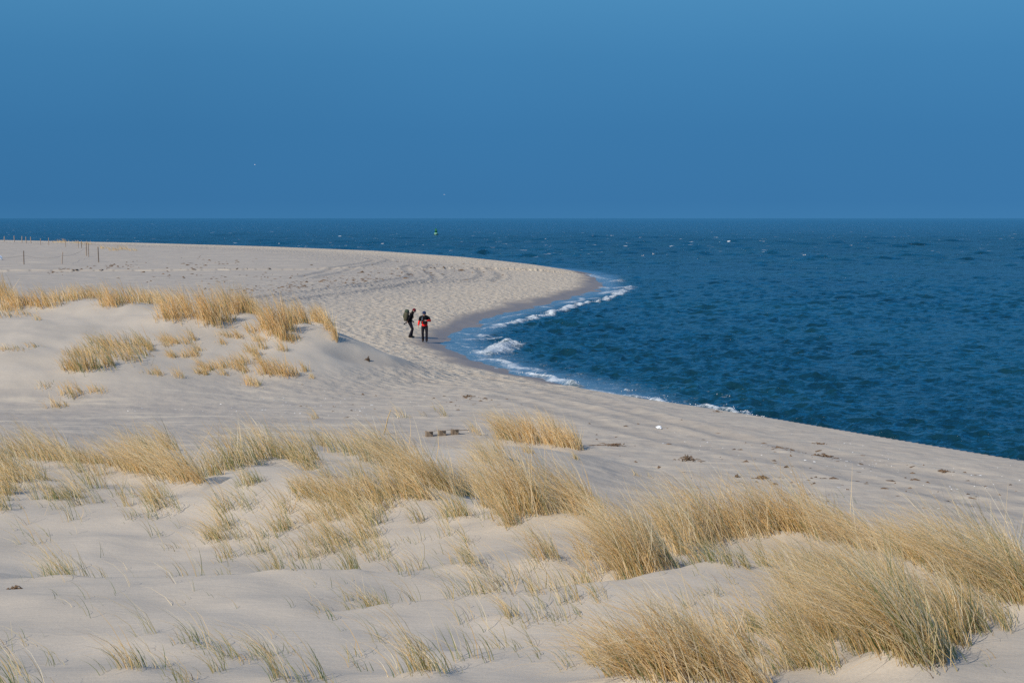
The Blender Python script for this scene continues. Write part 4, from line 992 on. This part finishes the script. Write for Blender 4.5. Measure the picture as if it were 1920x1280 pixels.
def person(name, J, label, loc, mats, grp=None):
    rt = empty('person', loc); tag(rt, label, 'person')
    V = [(J['pelvis'], .09), (J['belly'], .09), (J['chest'], .09), (J['neck'], .055), (J['head'], .085), (J['crown'], .075)]
    E = [(0, 1), (1, 2), (2, 3), (3, 4), (4, 5)]
    def chain(start, pts):
        i = start
        for p, r_ in pts: V.append((p, r_)); E.append((i, len(V) - 1)); i = len(V) - 1
        return i
    for s in 'lr':
        e = chain(2, [(J['sh' + s], .036), (J['el' + s], .034), (J['wr' + s], .030)])
        hand_v(V, E, e, J['wr' + s], J['hd' + s], J['hs' + s], J.get('curl', .6))
        chain(0, [(J['hip' + s], .075), (J['kn' + s], .050), (tuple(Vector(J['an' + s]) + Vector((0, 0, .02))), .028), (J['to' + s], .014)])
    body = skin('body', V, E, M_SKIN, rt, 2)
    hd, cr = Vector(J['head']), Vector(J['crown']); up = (cr - hd).normalized(); fw = Vector(J['face']).normalized(); rtv = fw.cross(up).normalized(); fw = up.cross(rtv)
    def hp(f, u, r_): return tuple(hd + fw * f + up * u + rtv * r_)
    mb = MB(); mb.tube([hp(.078, .03, 0), hp(.105, -.005, 0), hp(.082, -.015, 0)], [.010, .017, .012], 7); mb.build('nose', M_SKIN, rt)
    for s in (-1, 1):
        mb = MB(); mb.ball(hp(.078, .025, .032 * s), .012, 8, 6); mb.build('eye', M_BLK, rt)
        mb = MB(); mb.ball(hp(-.005, 0, .088 * s), (.018, .018, .030), 8, 6); mb.build('ear', M_SKIN, rt)
    mb = MB(); mb.tube([hp(.078, -.045, -.024), hp(.086, -.047, 0), hp(.078, -.045, .024)], .006, 6); mb.build('mouth', simple('lips', (.35, .13, .11), .5), rt)
    # knitted cap: a dome over the top of the head
    mb = MB(); prof = [(.104, .02), (.110, .045), (.108, .06), (.104, .085), (.090, .125), (.060, .155), (.02, .168)]; n_ = 16; Vv = []; Fs = []
    for r_, u in prof:
        for k in range(n_):
            a = 2 * math.pi * k / n_; Vv.append(hp(r_ * math.cos(a) - .012, u - .02 * math.cos(a) * 0, r_ * .95 * math.sin(a)))
    for i in range(len(prof) - 1):
        for k in range(n_): Fs.append((i * n_ + k, i * n_ + (k + 1) % n_, (i + 1) * n_ + (k + 1) % n_, (i + 1) * n_ + k))
    Fs.append(tuple((len(prof) - 1) * n_ + k for k in range(n_))); mb.add(Vv, Fs); mb.build('beanie', mats['cap'], rt)
    # hair at the nape, below the cap
    mb = MB(); mb.ball(hp(-.05, -.01, 0), (.055, .065, .055), 10, 7); mb.build('hair', simple('brown_hair', (.05, .03, .018), .8, 40, .3), rt)
    # jacket over torso and arms
    lp = lambda a, b_, t: tuple(Vector(J[a]).lerp(Vector(J[b_]), t))
    side = J.get('side', (1, 0, 0)); hem = Vector(J['pelvis']) + Vector((0, 0, -.06))
    def torso(g, low):
        mb = MB(); t_ = [(hem, .165, .130), (J['belly'], .158, .126), (J['chest'], .180, .135), (lp('chest', 'neck', .45), .165, .110), (lp('chest', 'neck', .85), .085, .085)]
        if low: t_ = [(Vector(J['belly']) + Vector((0, 0, .02)), .160, .128)] + t_[2:]
        loft(mb, [(c, a_ + g, b_ + g) for c, a_, b_ in t_], side)
        for q in 'lr':
            mb.ball(lp('sh' + q, 'chest', .12), .076 + g, 12, 8)
            if low: mb.tube([J['sh' + q], lp('sh' + q, 'el' + q, .5), lp('sh' + q, 'el' + q, .84)], [.078 + g, .070 + g, .064 + g], 12)
            else:
                mb.tube([J['sh' + q], lp('sh' + q, 'el' + q, .5), J['el' + q]], [.078, .070, .060], 12); mb.ball(J['el' + q], .060, 10, 8)
                mb.tube([J['el' + q], lp('el' + q, 'wr' + q, .5), lp('el' + q, 'wr' + q, .92)], [.060, .055, .046], 12)
        return mb
    garment(torso(0, False), 'jacket', mats['jacket'], rt)
    if 'yoke' in mats: garment(torso(.011, True), 'black_yoke', mats['yoke'], rt)
    # collar or hood
    V = [(lp('chest', 'neck', .8), .108), (lp('neck', 'head', .15), .088)] + ([(tuple(hd - fw * .035 + up * .01), .108)] if 'hood' in J else [])
    skin('hood' if 'hood' in J else 'collar', V, [(i, i + 1) for i in range(len(V) - 1)], mats['collar'], rt, 2)
    mb = MB(); pv = Vector(J['pelvis'])
    loft(mb, [(Vector(lp('hipl', 'hipr', .5)) + Vector((0, 0, -.08)), .10, .09), (lp('hipl', 'hipr', .5), .165, .118), (pv + Vector((0, 0, .06)), .150, .118)], side)
    for q in 'lr':
        an = Vector(J['an' + q]); mb.ball(J['hip' + q], .094, 12, 8); mb.ball(J['kn' + q], .074, 12, 8)
        mb.tube([J['hip' + q], lp('hip' + q, 'kn' + q, .5), J['kn' + q]], [.094, .088, .074], 14)
        mb.tube([J['kn' + q], tuple(Vector(J['kn' + q]).lerp(an, .5)), tuple(an + Vector((0, 0, -.02)))], [.074, .070, .070], 14)
    garment(mb, 'trousers', mats['trousers'], rt)
    for s in 'lr':
        an, to = Vector(J['an' + s]), Vector(J['to' + s]); d = to - an; d.z = 0; d.normalize(); g0 = Vector((an.x, an.y, to.z - .035))
        mb = MB(); mb.tube([g0 - d * .07 + Vector((0, 0, .045)), g0 + Vector((0, 0, .05)), g0 + d * .10 + Vector((0, 0, .042)), g0 + d * .19 + Vector((0, 0, .032))], [.035, .048, .044, .026], 10)
        mb.tube([tuple(g0 + Vector((0, 0, .05))), tuple(an + Vector((0, 0, .06)))], [.058, .062], 10); mb.build('shoe', mats['shoe'], rt)
    return rt
def feet(px, py): return ground(px, py, True)
# the one in red, facing the viewer
gA = feet(796, 641); 
JA = dict(pelvis=(.01, .02, .93), belly=(.01, .0, 1.10), chest=(.0, -.03, 1.29), neck=(0, -.075, 1.45), head=(0, -.13, 1.545), crown=(0, -.155, 1.63), face=(0, -.9, -.45), slim=.84,
          shl=(-.19, -.02, 1.37), ell=(-.285, .0, 1.13), wrl=(-.33, -.07, .90), hdl=(-.1, -.25, -1), hsl=(0, 1, -.2),
          shr=(.19, -.02, 1.37), elr=(.315, -.02, 1.17), wrr=(.13, -.24, 1.18), hdr=(-.9, -.3, .1), hsr=(0, .2, -1),
          hipl=(-.085, .02, .86), knl=(-.095, -.05, .50), anl=(-.085, .03, .10), tol=(-.10, -.12, .045),
          hipr=(.10, .02, .86), knr=(.12, -.03, .49), anr=(.115, -.05, .09), tor=(.135, -.20, .045))
pA = person('person', JA, 'person in a black and red jacket and navy cap walking head down', gA, dict(cap=M_NAVY, jacket=M_RED, collar=M_BLACK, trousers=M_TROU, shoe=M_SHOE, yoke=M_BLACK))
mb = MB(); mb.box((.02, -.20, 1.06), (.10, .035, .075), 0, .01); mb.build('chest_pouch', M_BLACK, pA, bevel=.02)
mb = MB(); mb.tube([(-.10, -.165, 1.40), (-.115, -.205, 1.30), (-.12, -.21, 1.18)], .014, 6); mb.build('drinking_tube', M_TUBE, pA)
for sx_ in (-.02, .06):
    mb = MB(); mb.tube([(sx_, -.232, 1.20), (sx_ + .03, -.23, 1.19)], .012, 6); mb.build('red_buckle', M_RED, pA)
# pack on the back of the one in red
rt = empty('backpack', Vector(gA) + Vector((0, .22, 1.18))); tag(rt, 'black backpack worn by the person in red', 'backpack', 'backpacks worn by the two people')
mb = MB(); mb.ball((0, .06, 0), (.17, .11, .26), 16, 10); mb.build('bag', M_BLACK, rt)
mb = MB()
mb.ball((0, .06, .22), (.15, .10, .07), 14, 8); mb.build('lid', M_BLACK, rt)
for s in (-1, 1):
    mb = MB(); mb.tube([(.12 * s, -.03, .18), (.12 * s, -.20, .25), (.125 * s, -.38, .20), (.13 * s, -.415, .05), (.15 * s, -.36, -.10), (.16 * s, -.1, -.18)], .022, 6); mb.build('strap', M_BLACK, rt)
# the one in black, seen from the side and walking to the right
gB = feet(770, 633)
JB = dict(pelvis=(-.05, .0, .90), belly=(-.03, .0, 1.05), chest=(.03, .0, 1.24), neck=(.11, .0, 1.38), head=(.19, .0, 1.475), crown=(.225, .0, 1.55), face=(1, -.1, -.5), hood=1, side=(0, 1, 0),
          shl=(.03, .17, 1.31), ell=(-.06, .23, 1.08), wrl=(.08, .14, .93), hdl=(.8, -.3, -.4), hsl=(0, .2, 1),
          shr=(.04, -.17, 1.31), elr=(-.06, -.24, 1.08), wrr=(-.155, -.17, .915), hdr=(-.5, .3, -.8), hsr=(.8, 0, -.5),
          hipl=(-.03, .085, .83), knl=(.10, .09, .47), anl=(.03, .10, .10), tol=(.16, .10, .045),
          hipr=(-.04, -.085, .83), knr=(.12, -.09, .49), anr=(-.05, -.09, .10), tor=(.10, -.10, .045))
pB = person('person', JB, 'person in black clothes and maroon cap stooping in profile', gB, dict(cap=M_MAR, jacket=M_BLACK, collar=M_BLACK, trousers=M_TROU, shoe=M_SHOE))
rt = empty('backpack', Vector(gB) + Vector((-.24, 0, 1.20))); rt.rotation_euler = (0, R(8), 0)
tag(rt, 'tall olive green backpack worn by the stooping person', 'backpack', 'backpacks worn by the two people')
mb = MB(); mb.lathe([(.07, -.29), (.125, -.25), (.145, -.12), (.15, .05), (.145, .20), (.12, .26)], 18, (0, 0, 0), .95, 1.1); mb.build('bag', M_OLIVE2, rt, sub=1)
mb = MB(); mb.lathe([(.135, .20), (.15, .24), (.14, .32), (.10, .375), (.03, .39)], 18, (.0, 0, 0), .95, 1.1); mb.build('lid', M_OLIVE, rt, sub=1)
mb = MB(); mb.ball((-.13, 0, .02), (.05, .11, .15), 12, 8); mb.build('front_pocket', M_OLIVE, rt)
for s in (-1, 1):
    mb = MB(); mb.tube([(.12, .10 * s, .18), (.25, .11 * s, .22), (.37, .12 * s, .12), (.40, .13 * s, -.04), (.30, .15 * s, -.16), (.10, .13 * s, -.2)], .02, 6); mb.build('strap', M_BLACK, rt)
mb = MB(); mb.tube([(-.16, -.17, .86), (-.26, -.15, .775), (-.36, -.13, .70)], [.026, .034, .038], 10)
o = mb.build('folded_tripod', M_STEEL); o.location = gB + np.array([0, 0, .06]); tag(o, 'short black rod held behind the back of the stooping person', 'rod')
